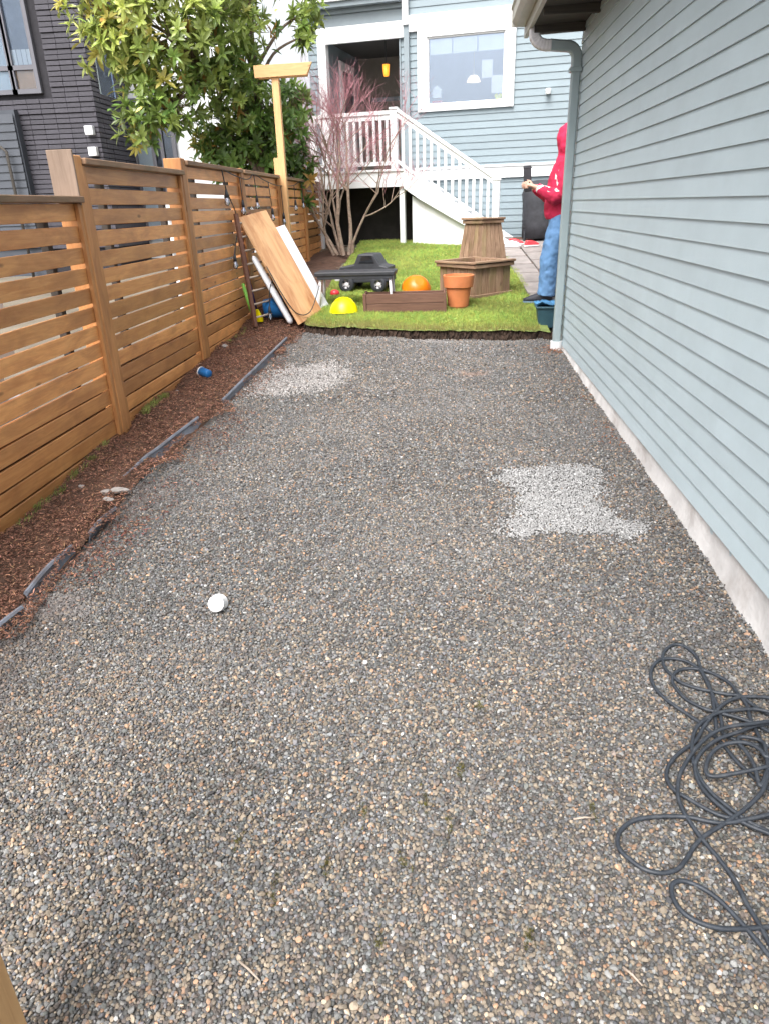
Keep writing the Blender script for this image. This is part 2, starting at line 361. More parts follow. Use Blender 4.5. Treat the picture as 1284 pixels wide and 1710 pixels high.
M['hoodie'] = hoodie_mat()

# ---------------------------------------------------------------- instancing for uncountable stuff
def instancer(name, protos, mat, P, Rt, S, idx, C, label, cat=None, parent=None):
    pc = bpy.data.collections.new(name+'_shapes')
    for i, me in enumerate(protos):
        if not me.materials: me.materials.append(mat)
        pc.objects.link(bpy.data.objects.new(f'{name}_shape_{i:02d}', me))
    me = bpy.data.meshes.new(name); n = len(P); me.vertices.add(n); me.vertices.foreach_set('co', np.asarray(P, np.float32).ravel())
    for an, ty, da, key in (('rot', 'FLOAT_VECTOR', Rt, 'vector'), ('scl', 'FLOAT_VECTOR', S, 'vector'), ('idx', 'INT', idx, 'value'), ('col', 'FLOAT_COLOR', C, 'color')):
        a = me.attributes.new(an, ty, 'POINT'); a.data.foreach_set(key, np.asarray(da, np.int32 if ty == 'INT' else np.float32).ravel())
    o = obj(name, me, mat, parent)
    ng = bpy.data.node_groups.new(name+'_scatter', 'GeometryNodeTree')
    ng.interface.new_socket('Geometry', in_out='INPUT', socket_type='NodeSocketGeometry'); ng.interface.new_socket('Geometry', in_out='OUTPUT', socket_type='NodeSocketGeometry')
    gi = ng.nodes.new('NodeGroupInput'); go = ng.nodes.new('NodeGroupOutput')
    ip = ng.nodes.new('GeometryNodeInstanceOnPoints'); ci = ng.nodes.new('GeometryNodeCollectionInfo')
    ci.inputs['Collection'].default_value = pc; ci.inputs['Separate Children'].default_value = True; ci.inputs['Reset Children'].default_value = True
    ip.inputs['Pick Instance'].default_value = True
    def na(nm, ty):
        x = ng.nodes.new('GeometryNodeInputNamedAttribute'); x.data_type = ty; x.inputs[0].default_value = nm; return x.outputs[0]
    L = ng.links.new
    L(gi.outputs[0], ip.inputs['Points']); L(ci.outputs[0], ip.inputs['Instance']); L(na('idx', 'INT'), ip.inputs['Instance Index'])
    e2r = ng.nodes.new('FunctionNodeEulerToRotation'); L(na('rot', 'FLOAT_VECTOR'), e2r.inputs[0]); L(e2r.outputs[0], ip.inputs['Rotation'])
    L(na('scl', 'FLOAT_VECTOR'), ip.inputs['Scale']); L(ip.outputs[0], go.inputs[0])
    md = o.modifiers.new('scatter', 'NODES'); md.node_group = ng
    o['kind'] = 'stuff'
    if label: o['label'] = label
    if cat and parent is None: o['category'] = cat
    return o
def vnoise(x, y, s=1.0, seed=0):
    """cheap smooth value noise in numpy"""
    x = np.asarray(x)/s+seed*17.3; y = np.asarray(y)/s+seed*9.1
    xi = np.floor(x); yi = np.floor(y); fx = x-xi; fy = y-yi; fx = fx*fx*(3-2*fx); fy = fy*fy*(3-2*fy)
    h = lambda a, b: np.modf(np.abs(np.sin(a*127.1+b*311.7)*43758.5453))[0]
    return (h(xi, yi)*(1-fx)+h(xi+1, yi)*fx)*(1-fy)+(h(xi, yi+1)*(1-fx)+h(xi+1, yi+1)*fx)*fy
def inpoly(x, y, poly):
    r = np.zeros(len(x), bool); n = len(poly)
    for i in range(n):
        x1, y1 = poly[i]; x2, y2 = poly[(i+1) % n]
        c = ((y1 > y) != (y2 > y)) & (x < (x2-x1)*(y-y1)/(y2-y1+1e-12)+x1); r ^= c
    return r
def pebble_mesh(seed):
    rd = random.Random(seed); bm = bmesh.new(); bmesh.ops.create_icosphere(bm, subdivisions=2, radius=.5)
    sx, sy, sz = rd.uniform(.9, 1.25), rd.uniform(.65, .95), rd.uniform(.45, .75)
    cuts = [(Vector((rd.gauss(0, 1), rd.gauss(0, 1), rd.gauss(0, 1))).normalized(), rd.uniform(.30, .42)) for _ in range(7)]
    for v in bm.verts:
        for cn, cd in cuts:
            e = v.co.dot(cn)-cd
            if e > 0: v.co -= cn*e
        k = rd.uniform(.96, 1.04); v.co = Vector((v.co.x*sx*k, v.co.y*sy*k, v.co.z*sz*k))
    me = bpy.data.meshes.new('stone'); bm.to_mesh(me); bm.free()
    return me

# ================================================================ SETTING
# ---- ground sheet reaching the horizon
def sheet(name, xs, ys, zf, mat, label=None):
    X, Y = np.meshgrid(xs, ys, indexing='ij'); Z = zf(X, Y); nx, ny = len(xs), len(ys)
    me = bpy.data.meshes.new(name)
    f = [(i*ny+j, (i+1)*ny+j, (i+1)*ny+j+1, i*ny+j+1) for i in range(nx-1) for j in range(ny-1)]
    me.from_pydata(np.stack([X, Y, Z], -1).reshape(-1, 3).tolist(), [], f); me.update()
    for p in me.polygons: p.use_smooth = True
    o = obj(name, me, mat); o['kind'] = 'structure'
    if label: o['label'] = label
    return o
gx = np.array([-400, -150, -60, -25, -12, -8, -6, -5, -4, -3, -2.5, -2, -1, 0, 1, 2, 3, 4, 6, 10, 25, 60, 150, 400.])
gy = np.array([-400, -150, -60, -20, -8, -4, -2, 0, 2, 4, 6, 7, 7.4, 8, 9, 10, 12, 13.6, 16, 20, 40, 90, 200, 500.])
sheet('ground', gx, gy, lambda x, y: np.clip(G(np.clip(x, -3, 2), np.clip(y, -1, 14)), -.1, 1.1)-.09, M['ground'], 'bare ground around the yard')
# ---- gravel, bed soil, lawn surfaces
def wob(x, y): return (vnoise(x, y, .55, 1)-.5)*.035+(vnoise(x, y, .19, 2)-.5)*.014
def edge_x(y): return np.interp(y, [-3, 2.2, 3.0, 3.7, 4.6, 5.3, 7.2, 8], [-1.77, -1.77, -1.78, -1.79, -1.72, -1.67, -1.60, -1.56])
def gravz(x, y): return grav(x, y)+wob(x, y)*np.clip((1.1-x)*2, .2, 1)+.035*np.clip((x-.8)/.35, 0, 1)*np.clip((5.5-y)/2.5, 0, 1)-.016*np.clip((y-yedge(x)+.20)/.14, 0, 1)
def gx2(x, y): return gravz(x, y)
us = np.linspace(0, 1, 100); ys = np.linspace(-3, 7.9, 260)
U, Y = np.meshgrid(us, ys, indexing='ij'); X = edge_x(Y)*(1-U)+1.19*U
me = bpy.data.meshes.new('gravel_ground'); ny = len(ys)
me.from_pydata(np.stack([X, Y, gravz(X, Y)], -1).reshape(-1, 3).tolist(), [], [(i*ny+j, (i+1)*ny+j, (i+1)*ny+j+1, i*ny+j+1) for i in range(len(us)-1) for j in range(ny-1)])
gro = obj('gravel_ground', me, M['gravelbase']); tag(gro, 'dark stone fines under the loose gravel', kind='structure')
def bedz(x, y):
    t = np.clip((x+2.35)/.75, 0, 1)
    return G(x, np.minimum(y, 7.45+0*y))+np.where(y > 7.45, (y-7.45)*.09, 0)+.025+.03*np.sin(t*3.14)+(vnoise(x, y, .33, 5)-.5)*.06+(vnoise(x, y, .09, 6)-.5)*.022
us = np.linspace(0, 1, 40); ys = np.linspace(-3, 13.5, 420)
U, Y = np.meshgrid(us, ys, indexing='ij'); X = -2.75*(1-U)+np.where(Y < 7.3, edge_x(Y)+.02, -1.52)*U
me = bpy.data.meshes.new('planting_bed'); ny = len(ys)
me.from_pydata(np.stack([X, Y, bedz(X, Y)-np.where(U > .97, .04, 0)], -1).reshape(-1, 3).tolist(), [], [(i*ny+j, (i+1)*ny+j, (i+1)*ny+j+1, i*ny+j+1) for i in range(len(us)-1) for j in range(ny-1)])
tag(obj('planting_bed', me, M['soil']), 'dark soil bed between the fence and the gravel', kind='structure')
# lawn: top sheet plus ragged cut front face
LX0, LX1 = -1.50, 1.02
def lawn_front(x): return yedge(x)+.02+(vnoise(x, x*0, .16, 3)-.5)*.09+(vnoise(x, x*0, .05, 4)-.5)*.07+.12*np.clip((x+1.2)/-.3, 0, 1)
def lawn_top(x, y): return lawnz(x, y)+(vnoise(x, y, .4, 8)-.5)*.03
xs = np.linspace(LX0, 1.10, 130); vs = np.linspace(0, 1, 90)
Xl, Vl = np.meshgrid(xs, vs, indexing='ij'); Yf = lawn_front(Xl); Yl = Yf+(13.5-Yf)*Vl**1.3
me = bpy.data.meshes.new('lawn'); ny = len(vs)
me.from_pydata(np.stack([Xl, Yl, lawn_top(Xl, Yl)], -1).reshape(-1, 3).tolist(), [], [(i*ny+j, (i+1)*ny+j, (i+1)*ny+j+1, i*ny+j+1) for i in range(len(xs)-1) for j in range(ny-1)])
tag(obj('lawn', me, M['lawnbase']), 'green lawn behind the gravel', kind='structure')
v = []; f = []
xs2 = np.linspace(LX0-.02, 1.12, 220)
for i, x in enumerate(xs2):
    y0 = float(lawn_front(x)); zt = float(lawn_top(x, y0)); zb = float(grav(x, y0))-.07
    for k in range(6):
        t = k/5; v.append((x+random.uniform(-.006, .006), y0+.03-.055*t+random.uniform(-.018, .018), zt*(1-t)+zb*t+.003))
    if i: f += [((i-1)*6+k, i*6+k, i*6+k+1, (i-1)*6+k+1) for k in range(5)]
me = bpy.data.meshes.new('cut_soil_edge'); me.from_pydata(v, [], f)
tag(obj('cut_soil_edge', me, M['sod_edge']), 'dark cut soil face along the front of the lawn', kind='structure')

# ---- loose gravel stones
protos = [pebble_mesh(i) for i in range(9)]
PATCH1 = [(.28, 3.75), (.38, 3.89), (.56, 3.93), (.72, 3.96), (.86, 4.0), (.88, 3.77), (.82, 3.48), (.88, 3.30), (.97, 3.20), (.92, 3.05), (.82, 3.14), (.61, 3.15), (.45, 3.16), (.31, 3.11), (.30, 3.22), (.40, 3.41), (.38, 3.6)]
PATCH2 = [(-1.60, 5.35), (-1.58, 6.0), (-1.43, 6.3), (-.95, 6.46), (-.82, 6.03), (-.88, 5.58), (-1.24, 5.36)]
def hexgrid(x0, x1, y0, y1, s):
    a = np.arange(x0, x1, s); b = np.arange(y0, y1, s*.87); A, B = np.meshgrid(a, b, indexing='ij'); A = A+(np.arange(len(b)) % 2)*s/2
    A = A.ravel(); B = B.ravel(); return A+rng.uniform(-.42, .42, len(A))*s, B+rng.uniform(-.42, .42, len(B))*s
PX = []; PY = []; PS = []
for y0, y1, s, sz in ((.15, 2.2, .0083, .0120), (2.2, 3.6, .0090, .0126), (3.6, 5.2, .0110, .0140), (5.2, 7.72, .0145, .0168)):
    a, b = hexgrid(-1.85, 1.17, y0, y1, s); PX.append(a); PY.append(b); PS.append(np.full(len(a), sz))
px = np.concatenate(PX); py = np.concatenate(PY); ps = np.concatenate(PS)
ok = (px > edge_x(py)+.01+(vnoise(px, py, .2, 21)-.5)*.14) & (py < lawn_front(px)+.03)
ok &= ~((py < 1.8) & ((px > .25+.62*py) | (px < -.35-.95*py)))
px, py, ps = px[ok], py[ok], ps[ok]
jx = px+(vnoise(px, py, .07, 31)-.5)*.14; jy = py+(vnoise(px, py, .09, 32)-.5)*.12
ft = rng.normal(0, .018, (2, len(px)))
kx, ky = px+(jx-px)*.5, py+(jy-py)*.5
pale1 = inpoly((kx+ft[0]-.62)*.96+.62, (ky+ft[1]-3.55)*.94+3.55, PATCH1) & (rng.random(len(px)) < .93); pale2 = inpoly(jx+ft[0]*2.5, jy+ft[1]*2.5, PATCH2) & (rng.random(len(px)) < .82)
pale1 |= inpoly(kx+ft[0]*4, ky+ft[1]*4, PATCH1) & (rng.random(len(px)) < .14)
def stones(sel, kind):
    x, y, s = px[sel], py[sel], ps[sel].copy(); n = len(x)
    if kind == 'dark':
        big = rng.random(n); s *= np.where(big > .97, rng.uniform(1.2, 1.7, n), rng.uniform(.62, 1.18, n))
        tanw = .055+.14*vnoise(x, y, .5, 41)+.19*np.clip((2.4-y)/1.3, 0, 1)
        u = rng.random(n); C = np.zeros((n, 4)); C[:, 3] = 1
        base = np.array([.096, .096, .096])*np.exp(rng.normal(0, .38, n))[:, None]
        base[:, 0] *= rng.uniform(.92, 1.08, n); base[:, 2] *= rng.uniform(.88, 1.12, n)
        tan = np.array([.215, .165, .11])*np.exp(rng.normal(0, .3, n))[:, None]
        org = np.array([.30, .165, .085])*np.exp(rng.normal(0, .3, n))[:, None]
        brn = np.array([.105, .08, .066])*np.exp(rng.normal(0, .35, n))[:, None]
        lit = np.array([.21, .208, .20])*np.exp(rng.normal(0, .25, n))[:, None]
        c = base; c = np.where((u < tanw)[:, None], tan, c); c = np.where((u > .955)[:, None], org, c); c = np.where(((u > .80) & (u < .955))[:, None], brn, c)
        c = np.where(((u > .70) & (u < .80))[:, None], lit, c); c = np.where((rng.random(n) > .998)[:, None], np.array([.5, .49, .47]), c)
        dust = (.25*vnoise(x, y, .8, 43)+.18*np.clip((y-2.8)/3.0, 0, 1))[:, None]; c = c*(1-dust)+np.array([.185, .176, .172])*dust
        def spot(cx_, cy_, rx_, ry_): return np.clip(1.3-np.hypot((jx[sel]-cx_)/rx_, (jy[sel]-cy_)/ry_), 0, 1)
        pk = (spot(.23, 6.03, .14, .10)*.75)[:, None]; c = c*(1-pk)+np.array([.26, .17, .13])*pk
        pd_ = (np.clip(spot(-1.64, 2.42, .14, .12)+spot(-.1, 7.4, .2, .12), 0, 1)*.6)[:, None]; c = c*(1-pd_)+np.array([.25, .23, .22])*pd_
        rd_ = (np.clip(1-(x-edge_x(y))/.35, 0, 1)*(vnoise(x, y, .3, 44) > .45)*.35)[:, None]; c = c*(1-rd_)+np.array([.11, .065, .055])*rd_
        for _ in range(34):
            cx_, cy_ = rng.uniform(-.8, .8), rng.uniform(.95, 2.6); sp_ = (np.clip(1.4-np.hypot((x-cx_)/rng.uniform(.015, .035), (y-cy_)/rng.uniform(.02, .05)), 0, 1)*(rng.random(len(x)) < .5)*.4)[:, None]; c = c*(1-sp_)+np.array([.062, .047, .036])*sp_
        lum = c.mean(1)[:, None]; c = lum*.22+c*.78
        C[:, :3] = np.clip(c, .02, .55)
    else:
        s *= rng.uniform(.75, 1.1, n)*.95; C = np.ones((n, 4)); C[:, :3] = np.array([.285, .283, .281] if kind == 'pale' else [.30, .285, .275])*np.exp(rng.normal(0, .17, n))[:, None]; C[:, :3] = np.clip(C[:, :3], .05, .8)
    Rt = np.stack([rng.normal(0, .45, n), rng.normal(0, .45, n), rng.uniform(0, 6.28, n)], -1)
    S = np.stack([s, s, s], -1)*rng.uniform(.85, 1.15, (n, 3))
    z = gravz(x, y)+s*.16+rng.random(n)*s*.35+(0 if kind == 'dark' else .004)
    return np.stack([x, y, z], -1), Rt, S, rng.integers(0, 9, n), C
instancer('gravel', protos, M['pebble'], *stones(~(pale1 | pale2), 'dark'), 'loose dark grey and tan pea gravel covering the yard', 'gravel')
instancer('crushed_stone', protos, M['pebble'], *stones(pale1, 'pale'), 'pale patch of crushed stone beside the siding wall', 'crushed stone')
instancer('crushed_stone', protos, M['pebble'], *stones(pale2, 'pale2'), 'pale dusty patch of fine stone near the edging and lawn', 'crushed stone')

# ---- bark mulch
def chip_mesh(seed):
    rd = random.Random(seed+100); mb = MB(); L = rd.uniform(.7, 1.0); w = rd.uniform(.1, .22); b = rd.uniform(-.12, .12)
    mb.add([(-L/2, -w/2, 0), (-L/2, w/2, .02), (0, w*.7, b), (L/2, w*.3, .0), (L/2, -w*.3, .02), (0, -w*.7, b+.02), (-L/2, 0, -.06), (0, 0, b-.09), (L/2, 0, -.05)],
           [(0, 1, 2, 5), (5, 2, 3, 4), (0, 5, 7, 6), (5, 4, 8, 7), (1, 6, 7, 2), (2, 7, 8, 3), (0, 6, 1), (3, 8, 4)])
    return mb.mesh('chip')
chips = [chip_mesh(i) for i in range(6)]
n = 90000
cx = rng.uniform(-2.32, -1.5, n); cy = rng.uniform(1.4, 9.5, n)**1.0
ok = (cx < np.where(cy < 7.35, edge_x(cy)+.05+(vnoise(cx, cy, .25, 51)-.5)*.25, -1.5)) & (rng.random(n) < .35+.9*vnoise(cx, cy, .45, 52))
cx, cy = cx[ok], cy[ok]
# strays on the gravel close to the edging and along the wall foot
n2 = 3200; sx = edge_x(np.linspace(2.2, 7, n2))+np.abs(rng.normal(0, .16, n2)); sy = rng.permutation(np.linspace(2.2, 7, n2)); sx = edge_x(sy)+np.abs(rng.normal(0, .15, n2))
ok = vnoise(sx, sy, .35, 53) > .42; sx, sy = sx[ok], sy[ok]
n3 = 420; wy = rng.uniform(3.0, 7.1, n3); wx = 1.13-np.abs(rng.normal(0, .10, n3)); ok = vnoise(wx, wy, .3, 54) > .5; wx, wy = wx[ok], wy[ok]
for cx_, cy_, k_ in ((-1.60, 3.10, 260), (-1.63, 2.76, 240), (-1.55, 3.6, 160), (-1.45, 4.2, 140), (-1.5, 4.7, 140)):
    q_ = rng.normal(0, 1, (2, k_)); sx = np.concatenate([sx, cx_+q_[0]*.085]); sy = np.concatenate([sy, cy_+q_[1]*.16])
n4 = 220; bx = rng.normal(1.06, .07, n4); by = rng.normal(7.0, .10, n4); ok = bx < 1.15; bx, by = bx[ok], by[ok]
ax = np.concatenate([cx, sx, wx, bx]); ay = np.concatenate([cy, sy, wy, by]); n = len(ax)
az = np.concatenate([bedz(cx, cy)+.006+rng.random(len(cx))*.012, gravz(sx, sy)+.016, gravz(wx, wy)+.016, gravz(bx, by)+.017+rng.random(len(bx))*.01])
u = rng.random(n); c = np.array([.20, .10, .072])*np.exp(rng.normal(0, .45, n))[:, None]
c = np.where((u > .72)[:, None], np.array([.30, .155, .10])*np.exp(rng.normal(0, .3, n))[:, None], c); c = np.where((u > .95)[:, None], np.array([.33, .2, .11]), c); c = np.where((u < .22)[:, None], np.array([.075, .042, .03]), c)
isn = np.zeros(n, bool); isn[len(cx)+len(sx):] = True; c = np.where(isn[:, None], np.array([.28, .105, .045])*np.exp(rng.normal(0, .4, n))[:, None], c)
C = np.ones((n, 4)); redn = np.zeros(n, bool); redn[len(cx)+int(len(sx)-940):len(cx)+len(sx)] = True; c = np.where((redn & (rng.random(n) < .7))[:, None], np.array([.15, .055, .045])*np.exp(rng.normal(0, .3, n))[:, None], c)
C[:, :3] = np.clip(c, .01, .6)
s = rng.uniform(.008, .026, n)
instancer('bark_mulch', chips, M['chip'], np.stack([ax, ay, az], -1), np.stack([rng.normal(0, .35, n), rng.normal(0, .3, n), rng.uniform(0, 6.28, n)], -1), np.stack([s, s*rng.uniform(.6, 1.3, n), s], -1), rng.integers(0, 6, n), C, 'reddish brown bark mulch scattered along the fence', 'mulch')

# ---- grass
def clump_mesh(seed, nb=11):
    rd = random.Random(seed+300); mb = MB()
    for _ in range(nb):
        a = rd.uniform(0, 6.28); x, y = rd.uniform(-.5, .5), rd.uniform(-.5, .5); h = rd.uniform(.6, 1.15); w = rd.uniform(.035, .06); ln = rd.uniform(.1, .7); dx, dy = math.cos(a), math.sin(a)
        px_, py_ = -dy*w, dx*w
        mb.add([(x-px_, y-py_, -.1), (x+px_, y+py_, -.1), (x+dx*ln*.35+px_*.8, y+dy*ln*.35+py_*.8, h*.6), (x+dx*ln*.35-px_*.8, y+dy*ln*.35-py_*.8, h*.6), (x+dx*ln, y+dy*ln, h)], [(0, 1, 2, 3), (3, 2, 4)])
    return mb.mesh('grass_clump')
clumps = [clump_mesh(i) for i in range(6)]
gx_, gy_ = hexgrid(LX0, 1.09, 7.3, 10.2, .021); gx3, gy3 = hexgrid(LX0, 1.09, 10.2, 13.4, .03)
x = np.concatenate([gx_, gx3]); y = np.concatenate([gy_, gy3]); fr = lawn_front(x)
ok = (y > fr-.005) & (x < np.interp(y, [7.5, 8.6, 9.4, 12.2, 13.5], [.99, 1.09, 1.06, .94, .90])+(vnoise(x, y, .1, 60)-.5)*.04) & (rng.random(len(x)) < np.clip((y-fr)*4+.45, 0, 1))
x, y, fr = x[ok], y[ok], fr[ok]; n = len(x)
dry = np.clip(1-(y-fr)/.36, 0, 1)*.7+.25*(vnoise(x, y, .5, 61) > .62); dry = np.clip(dry*rng.uniform(.4, 1.4, n), 0, .85)[:, None]
gc = np.array([.33, .42, .10])*np.exp(rng.normal(0, .22, n))[:, None]*(.8+.4*vnoise(x, y, .35, 62))[:, None]; gc[:, 0] *= rng.uniform(.75, 1.25, n)
C = np.ones((n, 4)); C[:, :3] = np.clip(gc*(1-dry)+np.array([.30, .24, .10])*dry, .01, .6)
s = rng.uniform(.022, .036, n); zs = rng.uniform(.022, .042, n)
instancer('grass', clumps, M['blade'], np.stack([x, y, lawn_top(x, y)], -1), np.stack([rng.normal(0, .12, n), rng.normal(0, .12, n), rng.uniform(0, 6.28, n)], -1), np.stack([s, s, zs], -1), rng.integers(0, 6, n), C, 'short bright green grass of the lawn', 'grass')
# weeds at the fence foot and moss tufts in the gravel
wx = np.concatenate([rng.normal(-2.14, .022, 60), rng.normal(-2.165, .012, 36), rng.normal(-2.15, .02, 16)]); wy = np.concatenate([rng.uniform(4.72, 5.15, 60), rng.uniform(3.0, 4.2, 36), rng.uniform(6.9, 7.6, 16)])
n = len(wx); C = np.ones((n, 4)); C[:, :3] = np.array([.24, .28, .08])*np.exp(rng.normal(0, .3, n))[:, None]; s = rng.uniform(.02, .04, n)
instancer('weeds', clumps, M['blade'], np.stack([wx, wy, bedz(wx, wy)+.005], -1), np.stack([rng.normal(0, .3, n), rng.normal(0, .3, n), rng.uniform(0, 6.28, n)], -1), np.stack([s, s, s], -1), rng.integers(0, 6, n), C, 'thin green weeds and moss along the fence foot', 'weeds')
cm = [(.05, 1.62), (-.05, 1.5), (-.22, 1.45), (.02, 1.42), (-.30, 1.28), (-.10, 1.30), (-.42, 1.2), (.2, 1.12), (.12, 1.9), (-.55, 1.35), (-.15, 1.1), (.42, 1.5)]
wx = np.concatenate([rng.normal(a, .007, 12) for a, b in cm]); wy = np.concatenate([rng.normal(b, .018, 12) for a, b in cm]); n = len(wx)
C = np.ones((n, 4)); C[:, :3] = np.array([.11, .10, .02])*np.exp(rng.normal(0, .3, n))[:, None]; s = rng.uniform(.007, .013, n)
instancer('moss', clumps, M['blade'], np.stack([wx, wy, gravz(wx, wy)+.012], -1), np.stack([rng.normal(0, .4, n), rng.normal(0, .4, n), rng.uniform(0, 6.28, n)], -1), np.stack([s, s, s*.8], -1), rng.integers(0, 6, n), C, 'small olive moss tufts in the near gravel', 'moss')

# ---- paver path on the right behind the garage
pathroot = obj('path', MB().add([(.98, 8.2, 0), (2.6, 8.2, 0), (2.6, 13.5, 0), (.86, 13.5, 0)], [(0, 1, 2, 3)]).mesh('path'), M['soil'])
for vtx in pathroot.data.vertices: vtx.co.z = g(1.0, vtx.co.y)-.005
tag(pathroot, 'paver path from the lawn to the back house', kind='structure')
dx_, dy_ = .31, .62
for r_ in range(9):
    for c_ in range(5):
        y0 = 8.25+r_*.60+(.3 if c_ % 2 else 0); x0 = 1.24+c_*.345-.03*(r_)
        if y0 > 13.35: continue
        z0 = g(1.0, y0)+.006; sl_ = math.atan(.098)
        board('paver', M['paver'], pathroot, (x0, y0, z0+random.uniform(-.002, .003)), (.59, .335, .05), (0, -sl_, R(90)+R(1.5)), .006)

# ================================================================ GARAGE (right)
XW = 1.16; GY0, GY1 = -3.0, 7.18
gar = empty('garage', (1.16, 2, 0), 0, 'pale blue grey garage wall of lap siding on the right', 'garage')
def gl(p): return (p[0]-1.16, p[1]-2, p[2])
EXP = .0932; zb = .345
wallm = MB().box2(gl((XW+.004, GY0, .3)), gl((XW+3.6, GY1-.006, 3.0))).build('wall_core', M['garage'], gar)
def lap_mesh(L, mat, h, over=.014, key=None):
    mb = MB().prism([(0, 0), (-.0155, 0), (-.004, h+over), (0, h+over)], -L/2, L/2, axis='y')   # local x outwards negative, z up, y length
    me = mb.mesh('lap_board'); me.materials.append(mat); return me
lapg = lap_mesh(GY1-GY0, M['garage'], EXP)
k = 0
while zb+k*EXP < 2.98:
    obj('siding_board', lapg, None, gar, gl((XW+random.uniform(-.0008, .0008), (GY0+GY1)/2, zb+k*EXP)), (0, 0, random.uniform(-.00012, .00012))); k += 1
# foundation with rough face
bm = MB()
v = []; f = []; yy = np.linspace(GY0, GY1-.02, 260); nz = 7
for i, y_ in enumerate(yy):
    for j in range(nz):
        z_ = -.35+(.36+.35)*j/(nz-1); rough = (float(vnoise(y_, z_, .12, 70))-.5)*.014+(float(vnoise(y_, z_, .035, 71))-.5)*.008
        v.append(gl((XW-.002+rough-max(0, (g(1.16, y_)+.05-z_))*.35, y_, z_)))
    if i: f += [((i-1)*nz+j, i*nz+j, i*nz+j+1, (i-1)*nz+j+1) for j in range(nz-1)]
bm.add(v, f); bm.build('foundation', M['concrete'], gar, smooth=True)
# roof overhang: soffit boards, rafters, fascia, gutter
sof = MB().prism([(XW+.02-1.16, 3.0), (.72-1.16, 2.985), (.72-1.16, 3.02), (XW+.02-1.16, 3.20)], GY0-2, 7.42-2, axis='y').build('soffit', M['soffit'], gar)
for i in range(12):
    board('rafter', M['soffit'], gar, gl(((XW+.72)/2, 7.05-i*.61, 2.965)), (.42, .045, .06), (0, 0, 0), .003)
MB().box2(gl((.685, GY0, 2.97)), gl((.72, 7.44, 3.16))).build('fascia', M['gutter'], gar, bevel=.004)
gp_ = [(.685, 3.05), (.61, 3.05), (.575, 3.09), (.575, 3.17), (.56, 3.18), (.56, 3.195), (.585, 3.195), (.585, 3.10), (.615, 3.065), (.675, 3.065), (.675, 3.17), (.685, 3.17)]
gu = MB().prism([(a-1.16, b) for a, b in gp_], GY0-2, 7.40-2, axis='y').build('gutter', M['gutter'], gar)
MB().box2(gl((.57, 7.40, 3.05)), gl((.685, 7.408, 3.18))).build('end_cap', M['gutter'], gu)
MB().prism([(.70-1.16, 3.165), (4.9-1.16, 5.1), (4.9-1.16, 5.2), (.66-1.16, 3.23)], GY0-2, 7.46-2, axis='y').build('roof', M['roof'], gar)
MB().prism([(.70-1.16, 3.02), (1.2-1.16, 3.05), (1.2-1.16, 3.35), (.70-1.16, 3.12)], 7.42-2, 7.455-2, axis='y').build('barge_board', M['gutter'], gar)
# downspout
ds = empty('downspout', (1.09, 7.0, g(1.09, 7)), 0, 'grey green downspout at the garage corner in a white boot', 'downspout')
def rtube(pts, hw, hd, mat, name, par, off, rib=0):
    """rectangular pipe swept in the XZ plane"""
    mb = MB(); v = []; f = []; n = len(pts)
    for i, p in enumerate(pts):
        p = Vector(p); d = (Vector(pts[min(i+1, n-1)])-Vector(pts[max(i-1, 0)])).normalized(); nn = Vector((d.z, 0, -d.x))
        k_ = 1+(rib if i % 2 else 0)
        for a, b in ((-1, -1), (1, -1), (1, 1), (-1, 1)):
            for ca, cb in (((a, b*.72), (a*.72, b)) if a*b > 0 else ((a*.72, b), (a, b*.72))):
                v.append(tuple(p+nn*hw*ca*k_+Vector((0, hd*cb*k_, 0))-Vector(off)))
        if i: f += [((i-1)*8+j, (i-1)*8+(j+1) % 8, i*8+(j+1) % 8, i*8+j) for j in range(8)]
    f += [tuple(range(7, -1, -1)), tuple((n-1)*8+j for j in range(8))]
    mb.add(v, f); return mb.build(name, mat, par)
off = (1.09, 7.0, g(1.09, 7)); yd = 7.08
rtube([(1.088, yd, off[2]+.02), (1.092, yd, 1.0), (1.096, yd, 2.0), (1.10, yd, 2.66)], .037, .036, M['slate_trim'], 'pipe', ds, off)
MB().box2((1.045-off[0], yd-.046-off[1], 2.645-off[2]), (1.145-off[0], yd+.046-off[1], 2.68-off[2])).build('strap', M['slate_trim'], ds, bevel=.003)
rtube(catmull([(1.10, yd, 2.66), (1.10, yd, 2.72), (1.095, yd, 2.775), (1.07, yd, 2.815), (1.03, yd, 2.835), (.96, yd, 2.842), (.87, yd, 2.852)], 3), .041, .040, M['slate_trim'], 'elbow', ds, off)
rtube(catmull([(.88, yd, 2.85), (.83, yd, 2.853), (.78, yd, 2.87), (.745, yd, 2.905), (.735, yd, 2.95), (.735, yd, 3.06)], 4), .040, .040, M['alum'], 'flexible_elbow', ds, off, rib=.05)
MB().tube([(0, yd-off[1], -.04), (0, yd-off[1], .085)], .057, 18).build('boot', M['plastic_white'], ds, auto=40)

# ================================================================ BACK HOUSE
HA = R(-11); HO = (.3, 13.75, 0)
hs_ = empty('house', HO, HA, 'blue grey lap sided house with white trim, porch and picture window', 'house')
WX0, WX1 = -2.75, 4.2
